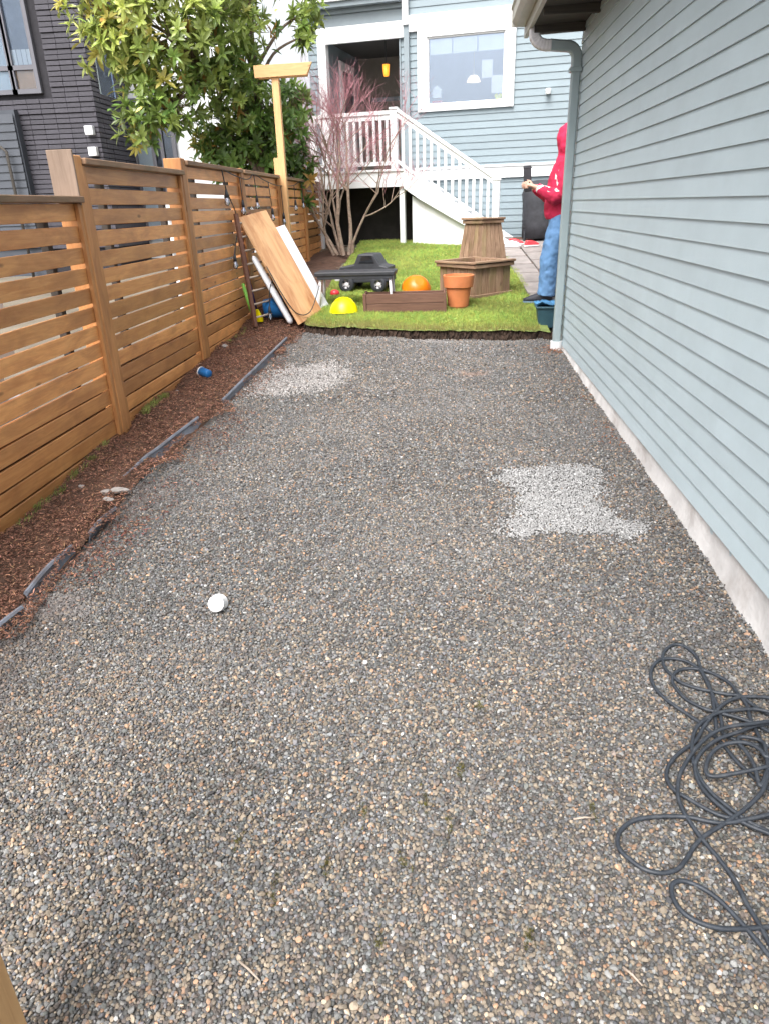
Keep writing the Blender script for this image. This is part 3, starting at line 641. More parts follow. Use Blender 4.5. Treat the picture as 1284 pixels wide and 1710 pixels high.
# core walls, with porch recess and window opening left open
def hbox(a, b, name, mat, bev=0, par=None): return MB().box2(a, b).build(name, mat, par or hs_, bevel=bev)
T_ = .02
hbox((-.80, T_, .6), (WX1, .2, 3.14), 'wall_core', M['house'])
hbox((.84, T_, 3.14), (WX1, .2, 4.3), 'wall_core', M['house'])
hbox((-1.10, T_, .6), (-.76, .2, 4.3), 'wall_core', M['house'])
hbox((WX0, T_, 4.3), (WX1, .2, 7.2), 'wall_core', M['house'])
hbox((WX0, T_, .6), (-2.45, .2, 4.3), 'wall_core', M['house'])
hbox((WX0, .2, .6), (WX0+.2, 7, 7.2), 'side_wall', M['house'])
hbox((WX1-.2, .2, .6), (WX1, 7, 7.2), 'side_wall', M['house'])
hbox((WX0-.4, -.45, 7.2), (WX1+.4, 7.4, 7.32), 'roof', M['roof'])
# lap boards, course by course
HE = .1065
_lc = {}
def hlap(u0, u1, z):
    L = round(u1-u0, 3)
    if L not in _lc:
        me = MB().prism([(0, 0), (0, -.016), (HE+.012, -.003), (HE+.012, 0)][::-1] and [(0, 0), (-.016, 0), (-.003, HE+.012), (0, HE+.012)], -L/2, L/2, axis='y').mesh('lap_board')
        for vt in me.vertices: x_, y_, z_ = vt.co; vt.co = (y_, x_, z_)
        me.flip_normals(); me.materials.append(M['house']); _lc[L] = me
    return obj('siding_board', _lc[L], None, hs_, ((u0+u1)/2, T_+.004, z))
z = 1.11; k = 0
while z < 6.2:
    if z < 2.0: segs = [(-.80, WX1)]
    elif z < 2.22: segs = []
    elif z < 3.03: segs = [(-.80, WX1)]
    elif z < 4.22: segs = [(-1.085, -1.02), (-.93, -.79), (.835, WX1), (WX0+.02, -2.56)]
    elif z < 4.5: segs = [(.86, WX1), (WX0+.02, -2.56)]
    elif z < 4.74: segs = [(-.93, WX1)]
    else: segs = [(WX0, -1.04), (-.93, WX1)]
    for a, b in segs:
        if a == -.80 and z > 2.2: a = -1.085
        hlap(a, b, z)
    z += HE
# white belt, corner, window casing
hbox((-.85, -.03, 2.03), (WX1, T_, 2.205), 'belt_board', M['white'], .003)
hbox((-.85, -.055, 2.205), (WX1, T_, 2.238), 'belt_cap', M['white'], .003)
hbox((-1.02, -.05, 1.9), (-.93, T_, 4.40), 'pilaster', M['house_flat'], .003)
hbox((-1.035, -.085, 4.38), (-.935, -.012, 6.5), 'white_spout', M['white'], .006)
win = empty('window', (0, 0, 0)); win.parent = hs_
for k_ in ('label', 'category'):
    if k_ in win: del win[k_]
def wbox(a, b, name, mat, bev=.003): return MB().box2(a, b).build(name, mat, win, bevel=bev)
wbox((-.79, -.035, 3.105), (-.625, T_, 4.28), 'casing', M['white']); wbox((.675, -.035, 3.105), (.84, T_, 4.28), 'casing', M['white'])
wbox((-.625, -.034, 3.105), (.675, T_, 3.205), 'casing', M['white']); wbox((-.625, -.034, 4.19), (.675, T_, 4.28), 'casing', M['white'])
wbox((-.95, -.037, 4.283), (.86, T_, 4.515), 'casing', M['white'])
for a, b in (((-.625, 0, 3.205), (-.60, .06, 4.19)), ((.65, 0, 3.205), (.675, .06, 4.19)), ((-.60, 0, 3.205), (.65, .06, 3.225)), ((-.60, 0, 4.165), (.65, .06, 4.19))): wbox(a, b, 'sash', M['white'])
wbox((-.60, .028, 3.225), (.65, .034, 4.165), 'pane', M['pane'], 0)
for a, b in ((-.59, -.22), (-.20, .20), (.22, .64)): wbox((a, .06, 3.94), (b, .075, 4.16), 'blind', M['blind'])
wbox((.29, .045, 3.55), (.47, .047, 3.81), 'paper_sheet', M['paper'], 0); wbox((.455, .046, 3.32), (.64, .048, 3.58), 'paper_sheet', M['paper'], 0)
hp = []
for i in range(28):
    t = 2*math.pi*i/28; hp.append((.58+.0042*16*math.sin(t)**3, 3.262+.0042*(13*math.cos(t)-5*math.cos(2*t)-2*math.cos(3*t)-math.cos(4*t))))
MB().prism(hp, .040, .043).build('paper_heart', M['heart'], win)
bh = MB().box2((-.55, .06, 3.31), (-.40, .16, 3.42)).add([(-.57, .05, 3.42), (-.38, .05, 3.42), (-.475, .05, 3.50), (-.57, .17, 3.42), (-.38, .17, 3.42), (-.475, .17, 3.50)], [(0, 1, 2), (5, 4, 3), (0, 2, 5, 3), (1, 4, 5, 2)])
bh.build('birdhouse', M['blind'], win); wbox((-.56, .06, 3.24), (-.38, .16, 3.27), 'birdhouse_tray', M['red_pl'])
# room behind the window
rm = MB()
rm.box2((-1.0, 1.9, 2.6), (1.9, 1.95, 4.6)).box2((-1.0, .2, 4.5), (1.9, 1.9, 4.55)).box2((-1.0, .2, 2.6), (1.9, 1.9, 2.62)).box2((-1.02, .2, 2.6), (-1.0, 1.9, 4.6)).box2((1.9, .2, 2.6), (1.92, 1.9, 4.6))
rm.build('room', M['roomwall'], hs_)
dm = MB().lathe([(.005, .11), (.06, .10), (.10, .06), (.125, 0), (.118, 0), (.09, .055), (.05, .085), (.005, .10)], 20).build('ceiling_lamp', M['domeglow'], hs_, (.02, .9, 3.62), smooth=True)
MB().tube([(0, 0, .1), (0, 0, .9)], .006, 6).build('cord', M['white'], dm)
# frieze, cornice over the porch
hbox((-2.56, -.03, 4.46), (-1.04, T_, 4.63), 'frieze_board', M['house_flat'], .003)
hbox((-2.60, -.07, 4.63), (-1.04, T_, 4.70), 'cornice_board', M['house_flat'], .004)
hbox((-2.74, -.18, 4.70), (-1.04, T_, 4.78), 'cornice_board', M['house_flat'], .006)
hbox((-2.76, -.22, 4.78), (-1.04, T_, 4.86), 'cornice_board', M['white'], .006)
# porch opening
hbox((-2.56, -.045, 4.215), (-.93, T_, 4.455), 'beam', M['white'], .003)
hbox((-2.56, -.04, 2.2), (-2.41, .12, 4.215), 'porch_post', M['white'], .003)
hbox((-1.11, -.01, 2.2), (-1.085, .2, 4.215), 'jamb', M['house_flat'])
hbox((-2.45, 2.0, 2.0), (-1.0, 2.05, 4.5), 'porch_back_wall', M['porchwall'])
hbox((-2.45, .2, 4.30), (-1.0, 2.0, 4.34), 'porch_ceiling', M['porchceil'])
hbox((-1.09, .2, 2.0), (-1.04, 2.0, 4.3), 'porch_side_wall', M['porchwall'])
hbox((-2.50, .2, 2.0), (-2.45, 2.0, 4.3), 'porch_side_wall', M['house'])
dr = hbox((-2.45, .75, 2.2), (-2.41, 1.6, 4.1), 'door', M['white'], .004)
hbox((-2.41, .9, 3.2), (-2.405, 1.45, 3.95), 'door_pane', M['pane_dark'], 0, dr)
hbox((-2.2, 1.97, 3.55), (-1.1, 2.0, 3.62), 'porch_rail_trim', M['house_flat'])
lamp = MB().lathe([(.005, -.13), (.04, -.125), (.047, -.1), (.062, .05), (.055, .05), (.005, .045)], 16).build('pendant_lamp', M['lampglow'], hs_, (-1.44, .35, 3.86), smooth=True)
MB().tube([(0, 0, .05), (0, 0, .44)], .007, 6).lathe([(.0, .08), (.035, .075), (.06, .05), (.0, .05)], 12).build('lamp_chain', M['black_pl'], lamp)
# deck
DF = -1.0
hbox((-2.50, DF, 2.165), (-.80, 2.0, 2.20), 'deck', M['white'], .004)
hbox((-2.46, DF+.025, 1.93), (-.82, DF+.06, 2.165), 'deck_fascia', M['white'], .003)
hbox((-2.46, DF+.06, 1.93), (-2.42, 0, 2.165), 'deck_fascia', M['white'], .003)
for a in (-2.42, -.92): hbox((a, DF+.08, .8), (a+.09, DF+.17, 1.93), 'deck_post', M['white'], .004)
hbox((-2.46, -.25, .7), (-.80, -.22, 2.16), 'deck_shade_sheet', M['darkvoid'])  # dark sheets added to paint the shade beneath the deck
hbox((-2.46, -.9, .7), (-2.44, -.25, 1.95), 'deck_shade_sheet', M['darkvoid'])
# porch railing
rl = empty('porch_railing'); rl.parent = hs_
def rbox(a, b, name, par=None, bev=.003): return MB().box2(a, b).build(name, M['white'], par or rl, bevel=bev)
rbox((-1.035, DF+.01, 2.2), (-.925, DF+.12, 3.07), 'newel_post'); rbox((-1.05, DF-.005, 3.07), (-.91, DF+.135, 3.10), 'newel_cap')
rbox((-2.44, DF+.01, 2.2), (-2.33, DF+.12, 3.05), 'newel_post')
rbox((-2.33, DF+.025, 3.005), (-1.035, DF+.105, 3.06), 'top_rail'); rbox((-2.33, DF+.045, 2.93), (-1.035, DF+.085, 3.004), 'top_rail')
rbox((-2.33, DF+.04, 2.26), (-1.035, DF+.09, 2.32), 'bottom_rail')
bal = MB().box((0, 0, 0), (.042, .04, .612)).mesh('baluster', bevel=.002, seg=1); bal.materials.append(M['white'])
for i in range(11): obj('baluster', bal, None, rl, (-2.23+i*.113, DF+.065, 2.625))
# stairs running down to the right, parallel to the wall
st = empty('porch_stairs'); st.parent = hs_
SU0, SU1 = -.80, .72; NR = 7; zt = 2.2; zbm = 1.02; rise = (zt-zbm)/NR; run = (SU1-SU0)/(NR-1)
def sbox(a, b, name, bev=.003): return MB().box2(a, b).build(name, M['white'], st, bevel=bev)
for i in range(1, NR):
    u_ = SU0+(i-1)*run; z_ = zt-i*rise
    sbox((u_-.02, DF+.04, z_-.035), (u_+run+.02, -.08, z_), 'tread'); sbox((u_+run-.02, DF+.05, z_-rise+.001), (u_+run-.001, -.09, z_-.036), 'riser')
sl_ = (zt-zbm)/(SU1-SU0+run)
for dd in (DF+.005, -.075):
    MB().prism([(SU0-.02, 2.19), (SU0-.02, 1.90), (SU0+.25, 1.72), (SU1+.05, 1.0), (SU1+.22, 1.0), (SU1+.22, 1.06)], dd, dd+.035).build('stringer', M['white'], st, bevel=.002)
MB().prism([(SU0+.10, 1.78), (SU0+.10, .95), (SU1-.1, .95), (SU1-.1, 1.08)], DF+.10, DF+.12).build('side_panel', M['white'], st)
sr = empty('stair_railing'); sr.parent = hs_
MB().box2((.665, DF+.0, .95), (.775, DF+.11, 1.97)).box2((.65, DF-.015, 1.97), (.79, DF+.125, 2.0)).build('newel_post', M['white'], sr, bevel=.004)
MB().box2((.645, DF-.02, .9), (.795, DF+.13, 1.22)).build('newel_base', M['white'], sr, bevel=.006)
def sloped(u0, z0, u1, z1, h, d0, d1, name): return MB().prism([(u0, z0), (u1, z1), (u1, z1-h), (u0, z0-h)], d0, d1).build(name, M['white'], sr, bevel=.003)
sloped(-.925, 3.09, .70, 2.03, .055, DF+.01, DF+.10, 'top_rail'); sloped(-.925, 3.03, .68, 1.985, .08, DF+.035, DF+.075, 'top_rail')
sloped(-.925, 2.34, .67, 1.22, .055, DF+.03, DF+.08, 'bottom_rail')
for i in range(13):
    u_ = -.83+i*.118; za = 2.27-(u_+.925)*.70; zc = 2.98-(u_+.925)*.652
    MB().prism([(u_-.021, za+.02), (u_+.021, za-.01), (u_+.021, zc-.01), (u_-.021, zc+.02)], DF+.037, DF+.074).build('baluster', M['white'], sr)
# wall light
wl = MB().box2((1.36, -.03, 3.25), (1.44, T_, 3.33)).build('wall_light', M['white'], hs_, bevel=.01)
MB().box((1.40, -.08, 3.28), (.075, .09, .07), Matrix.Rotation(R(20), 3, 'X')).build('lamp_head', M['white'], wl, bevel=.012)

# ================================================================ NEIGHBOUR BUILDING (dark, left)
nb = empty('neighbour_house', (-5.16, 11.5, 0), 0, 'dark brick modern house behind the fence on the left', 'house')
def nbx(a, b, name, mat, par=None, bev=0): return MB().box2([a[i]-(-5.16, 11.5, 0)[i] for i in range(3)], [b[i]-(-5.16, 11.5, 0)[i] for i in range(3)]).build(name, mat, par or nb, bevel=bev)
nbx((-12, 11.52, -.2), (-5.175, 19, 9), 'wall_core', M['mortar'])
BL, BH = .205, .067
bme = MB().box((0, 0, 0), (BL-.003, .03, BH-.011)).mesh('brick', bevel=.003, seg=1); bme.materials.append(M['darkbrick'])
cnt = 0
wins = [(-6.29, -5.97, 3.37, 4.6), (-6.9, -6.33, 3.37, 4.6)]
rest = MB()
for j in range(88):
    z_ = 1.2+j*BH; pj = random.choice((0, 0, -.008, .006))
    for i in range(17):
        x_ = -5.16-BL/2-i*BL
        if any(a-.06 < x_+BL/2 and x_-BL/2 < b+.06 and c-.06 < z_+BH/2 and z_-BH/2 < d+.06 for a, b, c, d in wins): continue
        if x_ < -6.30 and z_ < 3.0: continue
        if 2.35 < z_ < 4.5 and x_ > -6.4 and cnt < 215:
            obj('brick', bme, None, nb, (x_+5.16, pj+random.uniform(-.003, .003), z_)); cnt += 1
        else: rest.box((x_+5.16, pj+random.uniform(-.003, .003), z_), (BL-.003, .03, BH-.011))
ro = rest.build('brick_courses', M['darkbrick'], nb); ro['kind'] = 'stuff'
bms = MB().box((0, 0, 0), (.03, BL-.003, BH-.011)).mesh('brick', bevel=.003, seg=1); bms.materials.append(M['darkbrick'])
rest = MB(); cnt = 0
for j in range(88):
    z_ = 1.2+j*BH
    for i in range(6):
        y_ = 11.5+BL/2+i*BL-.02
        if 2.35 < z_ < 4.5 and i < 3 and cnt < 85: obj('brick', bms, None, nb, (random.uniform(-.004, .004), y_-11.5, z_)); cnt += 1
        else: rest.box((random.uniform(-.004, .004), y_-11.5, z_), (.03, BL-.003, BH-.011))
ro = rest.build('brick_courses', M['darkbrick'], nb); ro['kind'] = 'stuff'
# windows of the neighbour
for (a, b, c, d), inner in zip(wins, (M['pane_back'], M['blind'])):
    w = nbx((a-.06, 11.46, c-.06), (a, 11.56, d+.06), 'window', M['dframe'])
    for q in (((b, 11.46, c-.06), (b+.06, 11.56, d+.06)), ((a, 11.46, c-.06), (b, 11.56, c)), ((a, 11.46, c+.24), (b, 11.56, c+.30))): nbx(*q, 'frame', M['dframe'], w)
    nbx((a, 11.50, c+.30), (b, 11.505, d), 'pane', M['pane_dark'], w); nbx((a, 11.50, c), (b, 11.505, c+.24), 'pane', M['pane_dark'], w)
    nbx((a, 11.512, c+.0), (b, 11.518, c+.24), 'inner_panel', M['orange_flat'] if inner is M['pane_back'] else M['blind'], w)
    nbx((a, 11.512, c+.30), (b, 11.518, d), 'inner_panel', inner, w)
    if inner is M['pane_back']:
        for i in range(4): nbx((a+.02+i*.075, 11.506, c+.31), (a+.085+i*.075, 11.511, c+.50), 'book', M['paper'], w)
for z_, mt in ((2.80, M['orange_flat']), (2.52, M['white'])):
    vt = MB().box((-.11, -.06, z_), (.125, .09, .12)).build('vent_cover', M['white'] if mt is M['white'] else M['stucco'], nb, bevel=.008)
# lower wing in slate lap siding at the far left
lw = lambda L: None
slap = MB().prism([(0, 0), (-.02, 0), (-.004, .118), (0, .118)], -1.2, 1.2, axis='y').mesh('lap_board')
for vt in slap.vertices: x_, y_, z_ = vt.co; vt.co = (y_, x_, z_)
slap.flip_normals(); slap.materials.append(M['slatewall'])
nbx((-8.6, 11.36, -.2), (-6.34, 11.51, 3.10), 'wing_wall', M['slatewall'])
for j in range(17): obj('siding_board', slap, None, nb, (-7.56+5.16, -.16, 1.2+j*.108))
MB().tube([(-1.36, -.26, .5), (-1.36, -.26, 2.55), (-1.48, -.26, 2.65)], .022, 10).build('downpipe', M['soffit'], nb, smooth=True)
# glazed recess and white wing behind the tree
nbx((-5.17, 12.80, .5), (-3.2, 13.0, 5.6), 'white_wall', M['stucco'])
for x0_, x1_, mt in ((-5.12, -4.86, M['paper']), (-4.80, -4.70, M['dframe']), (-4.66, -4.50, M['dframe'])):
    fr_ = nbx((x0_, 12.77, 1.2), (x1_, 12.79, 3.25), 'glazing_panel', mt); nbx((x0_, 12.755, 1.2), (x1_, 12.76, 3.25), 'pane', M['pane_dark'], fr_)
for x_ in (-5.15, -4.83, -4.68, -4.47): nbx((x_-.03, 12.72, 1.2), (x_+.03, 12.80, 3.3), 'mullion', M['dframe'])
nbx((-5.17, 12.72, 3.25), (-4.44, 12.80, 3.36), 'mullion', M['dframe'])
sw = nbx((-5.155, 11.75, 3.3), (-5.135, 12.25, 4.4), 'side_window', M['blind']); nbx((-5.13, 11.75, 3.3), (-5.125, 12.25, 4.4), 'pane', M['pane_dark'], sw)

# pale block wall in the neighbour's yard, glimpsed through the slats
def blockwall(x, y0, y1, z1, label):
    o = empty('block_wall', (x, y0, 0), 0, label, 'wall')
    n_ = max(1, int((y1-y0)/.42)); z_ = .0; r_ = 0
    bmw = MB().box((0, 0, 0), (.14, .41, .195)).mesh('block', bevel=.004, seg=1); bmw.materials.append(M['blockwhite'])
    while z_ < z1:
        for i in range(n_): obj('block', bmw, None, o, (0, .21+i*.42+(.21 if r_ % 2 else 0), z_+.1))
        z_ += .2; r_ += 1
blockwall(-3.3, 3.2, 5.0, 1.45, 'pale block wall glimpsed through the near fence slats')
blockwall(-3.3, 8.8, 11.4, 1.7, 'pale block wall glimpsed through the far fence slats')

# ================================================================ FENCE
fe = empty('wood_fence', (-2.2, 6.34, .35), 0, 'stained cedar slat fence stepping up along the left side', 'fence')
def fl(x, y, z): return (x+2.2, y-6.34, z-.35)
PY_ = [.78, 2.63, 4.48, 6.34, 8.20, 10.05, 11.87, 13.50]
TOP = [1.69, 1.76, 1.97, 2.05, 2.05, 2.05, 2.05]
for i, y_ in enumerate(PY_):
    zt_ = max(TOP[max(0, i-1)], TOP[min(i, 6)])+.012; zb_ = float(G(-2.2, y_))-.25
    # posts run up local X so the grain follows the length
    board('post', M['fence_post'], fe, fl(-2.245, y_, (zt_+zb_)/2), (zt_-zb_, .10, .15), (0, R(-90), 0), .005)
for i in range(7):
    y0, y1 = PY_[i]+.05, PY_[i+1]-.05; L = y1-y0; ym = (y0+y1)/2; zt_ = TOP[i]
    board('cap_rail', M['fence_cap'], fe, fl(-2.225, ym+(.0), zt_-.018), (L-.004, .16, .036), (0, 0, R(90)), .004)
    for yb in (y0+.022, y1-.022):
        zb_ = float(G(-2.2, yb))-.05; board('batten', M['fence_post'], fe, fl(-2.188, yb, (zt_-.04+zb_)/2), (zt_-.04-zb_, .04, .026), (0, R(-90), 0), .003)
    zz = zt_-.042; kk = 0; zg = float(G(-2.2, y0))-.02
    while zz > zg:
        h = .092+random.uniform(-.003, .003)
        board('slat', M['fence'], fe, fl(-2.212+random.uniform(-.002, .002), ym, zz-h/2), (L-.005, h, .019), (R(90), random.uniform(-.0022, .0022), R(90)), .003)
        gap = (.023 if kk < 7 else .012)*random.uniform(.7, 1.35)
        zz -= h+gap; kk += 1
    for yb in (y0+.35, y1-.35): board('back_rail', M['soffit'], fe, fl(-2.25, yb, (zt_+zg)/2), (zt_-zg-.1, .05, .045), (0, R(-90), 0), .003)
    board('backing_board', M['fence_cap'], fe, fl(-2.247, ym, zg+.27), (L-.10, .52, .012), (R(90), 0, R(90)), .002)

M['grey_board'] = wood('grey_weathered_board', (.19, .135, .10), (.26, .19, .145), (.11, .075, .055), .7, stain=.6)
board('post_cover', M['grey_board'], fe, fl(-2.245, 4.422, 1.86), (.30, .156, .016), (0, R(-90), R(90)), .003)
# T-shaped cedar post for lights
tp = empty('light_post', (-2.13, 10.12, g(-2.13, 10.12)), 0, 'tall new cedar T post standing in front of the fence', 'post')
zp = g(-2.13, 10.12)
board('pole', M['cedar_new'], tp, (0, 0, (3.20-zp)/2), (3.20-zp, .088, .088), (R(0), R(-90), 0), .004)
me = MB().prism([(-.25, 0), (.40, 0), (.48, .135), (-.25, .135)], -.075, -.035).mesh('beam', bevel=.003, seg=1); me.materials.append(M['cedar_new'])
obj('beam', me, None, tp, (0, 0, 3.16-zp), (0, R(-1.5), R(4)))
me = MB().prism([(-.22, 0), (.40, 0), (.46, .135), (-.22, .135)], .035, .075).mesh('beam', bevel=.003, seg=1); me.materials.append(M['cedar_new'])
obj('beam', me, None, tp, (0, 0, 3.16-zp), (0, R(-1.5), R(4)))
board('cleat', M['cedar_new'], tp, (-.062, 0, 2.08-zp), (.36, .09, .035), (0, R(-90), R(90)), .003)

# ================================================================ MAGNOLIA
LOBES = [(-4.25, 9.9, 3.8, .42), (-3.82, 9.8, 3.83, .6), (-3.96, 9.8, 3.47, .45), (-3.37, 9.9, 3.61, .75), (-3.6, 10.0, 3.17, .5), (-3.73, 9.8, 2.82, .40), (-3.81, 9.7, 2.64, .28), (-3.45, 10.0, 2.9, .38), (-3.01, 10.4, 3.88, .8), (-3.07, 10.5, 3.38, .62), (-2.78, 10.7, 3.85, .62), (-1.93, 11.6, 4.15, .24), (-1.97, 11.5, 3.85, .16), (-2.87, 10.8, 3.07, .55), (-2.43, 11.0, 3.0, .5), (-2.72, 11.2, 2.72, .38), (-3.3, 10.9, 2.5, .27), (-3.06, 11.2, 2.42, .4), (-2.71, 11.5, 2.3, .45), (-2.40, 11.6, 2.38, .38), (-2.2, 11.9, 2.25, .28), (-2.1, 11.5, 3.1, .26), (-3.8, 9.8, 4.32, .7), (-3.13, 10.0, 4.45, .9), (-2.62, 10.7, 4.7, .75), (-2.35, 11.8, 2.0, .35), (-2.8, 11.6, 1.95, .4), (-3.15, 11.3, 2.15, .34), (-2.55, 11.3, 2.55, .4), (-2.85, 11.3, 2.75, .35), (-2.3, 11.5, 2.75, .33), (-3.3, 11.0, 2.35, .33), (-3.1, 10.9, 2.72, .3), (-2.9, 11.0, 2.45, .35)]
tb = (-2.75, 11.35, .95)
tree = empty('magnolia_tree', tb, 0, 'leafy green magnolia tree rising behind the wood fence', 'tree')
trk = MB(); O_ = Vector(tb)
def limb(mb, pts, r0, r1, n=8):
    P = catmull(pts, 5); k = len(P); mb.tube([p-O_ for p in P], [r0+(r1-r0)*i/(k-1) for i in range(k)], n)
limb(trk, [(-2.75, 11.35, .85), (-2.74, 11.3, 1.5), (-2.68, 11.25, 2.2), (-2.62, 11.15, 2.9), (-2.6, 11.0, 3.6), (-2.55, 10.9, 4.6)], .085, .03)
for a in LOBES:
    s0 = Vector((-2.66, 11.22, min(3.4, max(1.4, a[2]-.7)))); e_ = Vector(a[:3]); s0 = Vector((-3.2, 10.5, 3.35)) if a[0] < -3.3 and a[1] < 10.5 else s0; mid = (s0+e_)/2+Vector((random.uniform(-.1, .1), random.uniform(-.1, .1), .12-(.15 if a[2] < 3 else 0)))
    limb(trk, [s0, mid, e_], .032, .010, 6)
    for _ in range(5):
        d = Vector((random.gauss(0, 1), random.gauss(0, 1), random.gauss(0, .8))).normalized()*a[3]*.85; limb(trk, [e_.lerp(mid, .15), e_+d*.5+Vector((0, 0, -.03)), e_+d], .009, .003, 5)
trk.build('trunk', M['bark'], tree, smooth=True)
def leaf_verts(L, w, bend, fold):
    return [(0, 0, 0), (L*.3, -w*.8, fold), (L*.3, 0, 0), (L*.3, w*.8, fold), (L*.65, -w, fold-bend*.4), (L*.65, 0, -bend*.4), (L*.65, w, fold-bend*.4), (L, 0, -bend)], [(0, 1, 2), (0, 2, 3), (1, 4, 5, 2), (2, 5, 6, 3), (4, 7, 5), (5, 7, 6)]
leafme = MB().add(*leaf_verts(1, .15, .12, .05)).mesh('leaf', smooth=True); leafme.materials.append(M['leaf'])
def whorl(seed):
    rd = random.Random(seed+500); mb = MB(); n_ = rd.randint(9, 13)
    for i in range(n_):
        v_, f_ = leaf_verts(rd.uniform(.6, 1.2), rd.uniform(.115, .165), rd.uniform(.02, .35), rd.uniform(.02, .08))
        Mx = Matrix.Rotation(6.28*i/n_+rd.uniform(-.35, .35), 3, 'Z') @ Matrix.Rotation(-rd.uniform(-.25, 1.25), 3, 'Y')
        mb.add([Mx @ Vector(p) for p in v_], f_)
    me = mb.mesh('whorl', smooth=True); return me
whs = [whorl(i) for i in range(6)]
P = []; Cc = []; Nn = []
for x0_, y0_, z0_, r_ in LOBES:
    n_ = int(120*r_**1.8)+9
    for _ in range(n_):
        d = rng.normal(0, 1, 3); d /= np.linalg.norm(d); rr = r_*(rng.random()**.45)*rng.uniform(.85, 1.12)
        p = np.array([x0_, y0_, z0_])+d*rr*np.array([1, 1, .9]); P.append(p)
        nd = d*.8+np.array([.05, -.35, .55])+rng.normal(0, .3, 3); Nn.append(nd/np.linalg.norm(nd))
P = np.array(P); Nn = np.array(Nn); n = len(P)
eul = np.array([Vector(a).to_track_quat('Z', 'X').to_euler()[:] for a in Nn])
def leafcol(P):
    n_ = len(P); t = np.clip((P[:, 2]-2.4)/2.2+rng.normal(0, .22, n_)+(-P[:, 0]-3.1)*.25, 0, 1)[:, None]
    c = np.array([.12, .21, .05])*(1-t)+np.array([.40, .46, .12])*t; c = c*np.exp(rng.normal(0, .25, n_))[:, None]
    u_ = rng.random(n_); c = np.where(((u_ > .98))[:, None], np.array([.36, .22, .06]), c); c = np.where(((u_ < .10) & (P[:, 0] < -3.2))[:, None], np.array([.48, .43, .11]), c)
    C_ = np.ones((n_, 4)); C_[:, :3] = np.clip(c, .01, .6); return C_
s = rng.uniform(.12, .175, n)
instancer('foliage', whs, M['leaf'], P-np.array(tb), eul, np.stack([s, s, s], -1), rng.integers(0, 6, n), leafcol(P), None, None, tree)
# single leaves one can pick out, on the side towards the yard
lm = {}
def leafmat(c):
    k_ = tuple(round(x*40) for x in c)
    if k_ not in lm: lm[k_] = paint('single_leaf_green', c, .32, .12, 20, 0, spec=.5, objrand=.2)
    return lm[k_]
pal = [leafmat(c) for c in ((.12, .22, .05), (.22, .32, .07), (.40, .47, .12), (.52, .46, .12), (.42, .22, .06))]
lms = []
for mt in pal:
    q = leafme.copy(); q.materials.clear(); q.materials.append(mt); lms.append(q)
for i in range(280):
    x0_, y0_, z0_, r_ = LOBES[random.randrange(23)]
    d = Vector((random.gauss(0, 1), -abs(random.gauss(0, 1))-.3, random.gauss(0, 1))).normalized()*r_*random.uniform(.95, 1.12); p = Vector((x0_, y0_, z0_))+d-O_
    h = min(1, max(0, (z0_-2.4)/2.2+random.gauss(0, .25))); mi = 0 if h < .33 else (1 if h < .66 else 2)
    if random.random() < .09: mi = random.choice((3, 4))
    s_ = random.uniform(.12, .165); o = obj('leaf', lms[mi], None, tree, p, (random.uniform(-.6, .6), random.uniform(-.7, .5), random.uniform(0, 6.28)), (s_,)*3)

# ================================================================ BARE RED TWIGGED SHRUB (front of porch)
sb_ = (-1.62, 12.15, g(-1.5, 12.15)-.02)
shr = empty('bare_shrub', sb_, 0, 'bare multi stemmed shrub with reddish twigs in front of the porch', 'shrub')
stems = MB(); twigs = MB()
rs = random.Random(12)
def grow(p, d, L, r, lvl):
    pts = [p]; q = p.copy(); dd = d.copy(); k = 5
    for i in range(k):
        dd = (dd+Vector((rs.gauss(0, .13), rs.gauss(0, .13), rs.gauss(.035, .07)))).normalized(); q = q+dd*L/k; pts.append(q.copy())
    mb = stems if lvl < 3 else twigs
    mb.tube(pts, [r*(1-.45*i/k) for i in range(k+1)], 6 if lvl < 2 else (4 if lvl < 3 else 3), cap=False)
    if lvl >= 5: return
    nb_ = (3, 4, 4, 5, 3)[lvl]
    for i in range(nb_):
        t = rs.uniform(.45, 1.0) if i else 1.0; a = pts[min(k, int(t*k))]
        sp_ = (.45, .55, .6, .5, .5)[lvl]; nd = (dd+Vector((rs.gauss(0, sp_), rs.gauss(0, sp_), rs.gauss(.12, .3)))).normalized()
        grow(a, nd, L*rs.uniform(.55, .8), r*.5, lvl+1)
for dx0, dy0, h_, r_ in ((-.62, .0, 1.15, .034), (-.22, -.08, 1.25, .040), (.12, .12, 1.2, .036), (-.42, .2, 1.1, .028), (.36, -.05, 1.05, .026), (-.85, -.1, 1.1, .024)):
    grow(Vector((dx0*.25+.02, dy0*.3, 0)), Vector((dx0*.6, dy0*.4, 1)).normalized(), h_, r_, 0)
stems.build('stem', M['shrubbark'], shr, smooth=True)
tw = twigs.build('twigs', M['twig'], shr, smooth=True); tw['kind'] = 'stuff'

# ================================================================ THINGS BY THE FENCE
# ladder leaning on the fence
ld = empty('ladder', (-1.98, 7.85, .5), 0, 'brown wooden ladder leaning on the fence behind the plywood', 'ladder')
def lv(a): return Vector(a)-Vector((-1.98, 7.85, .5))
a0, a1 = Vector((-2.02, 7.56, .50)), Vector((-2.12, 7.60, 1.62)); b0, b1 = Vector((-1.76, 8.02, .52)), Vector((-2.10, 8.02, 1.62))
for p0, p1 in ((a0, a1), (b0, b1)): MB().tube([lv(p0), lv(p1)], (.026, .026), 4).build('rail', M['ladder'], ld)
for i in range(8):
    t = .08+i*.12; MB().tube([lv(a0.lerp(a1, t)), lv(b0.lerp(b1, t))], .011, 8).build('rung', M['ladder_rung'], ld, smooth=True)
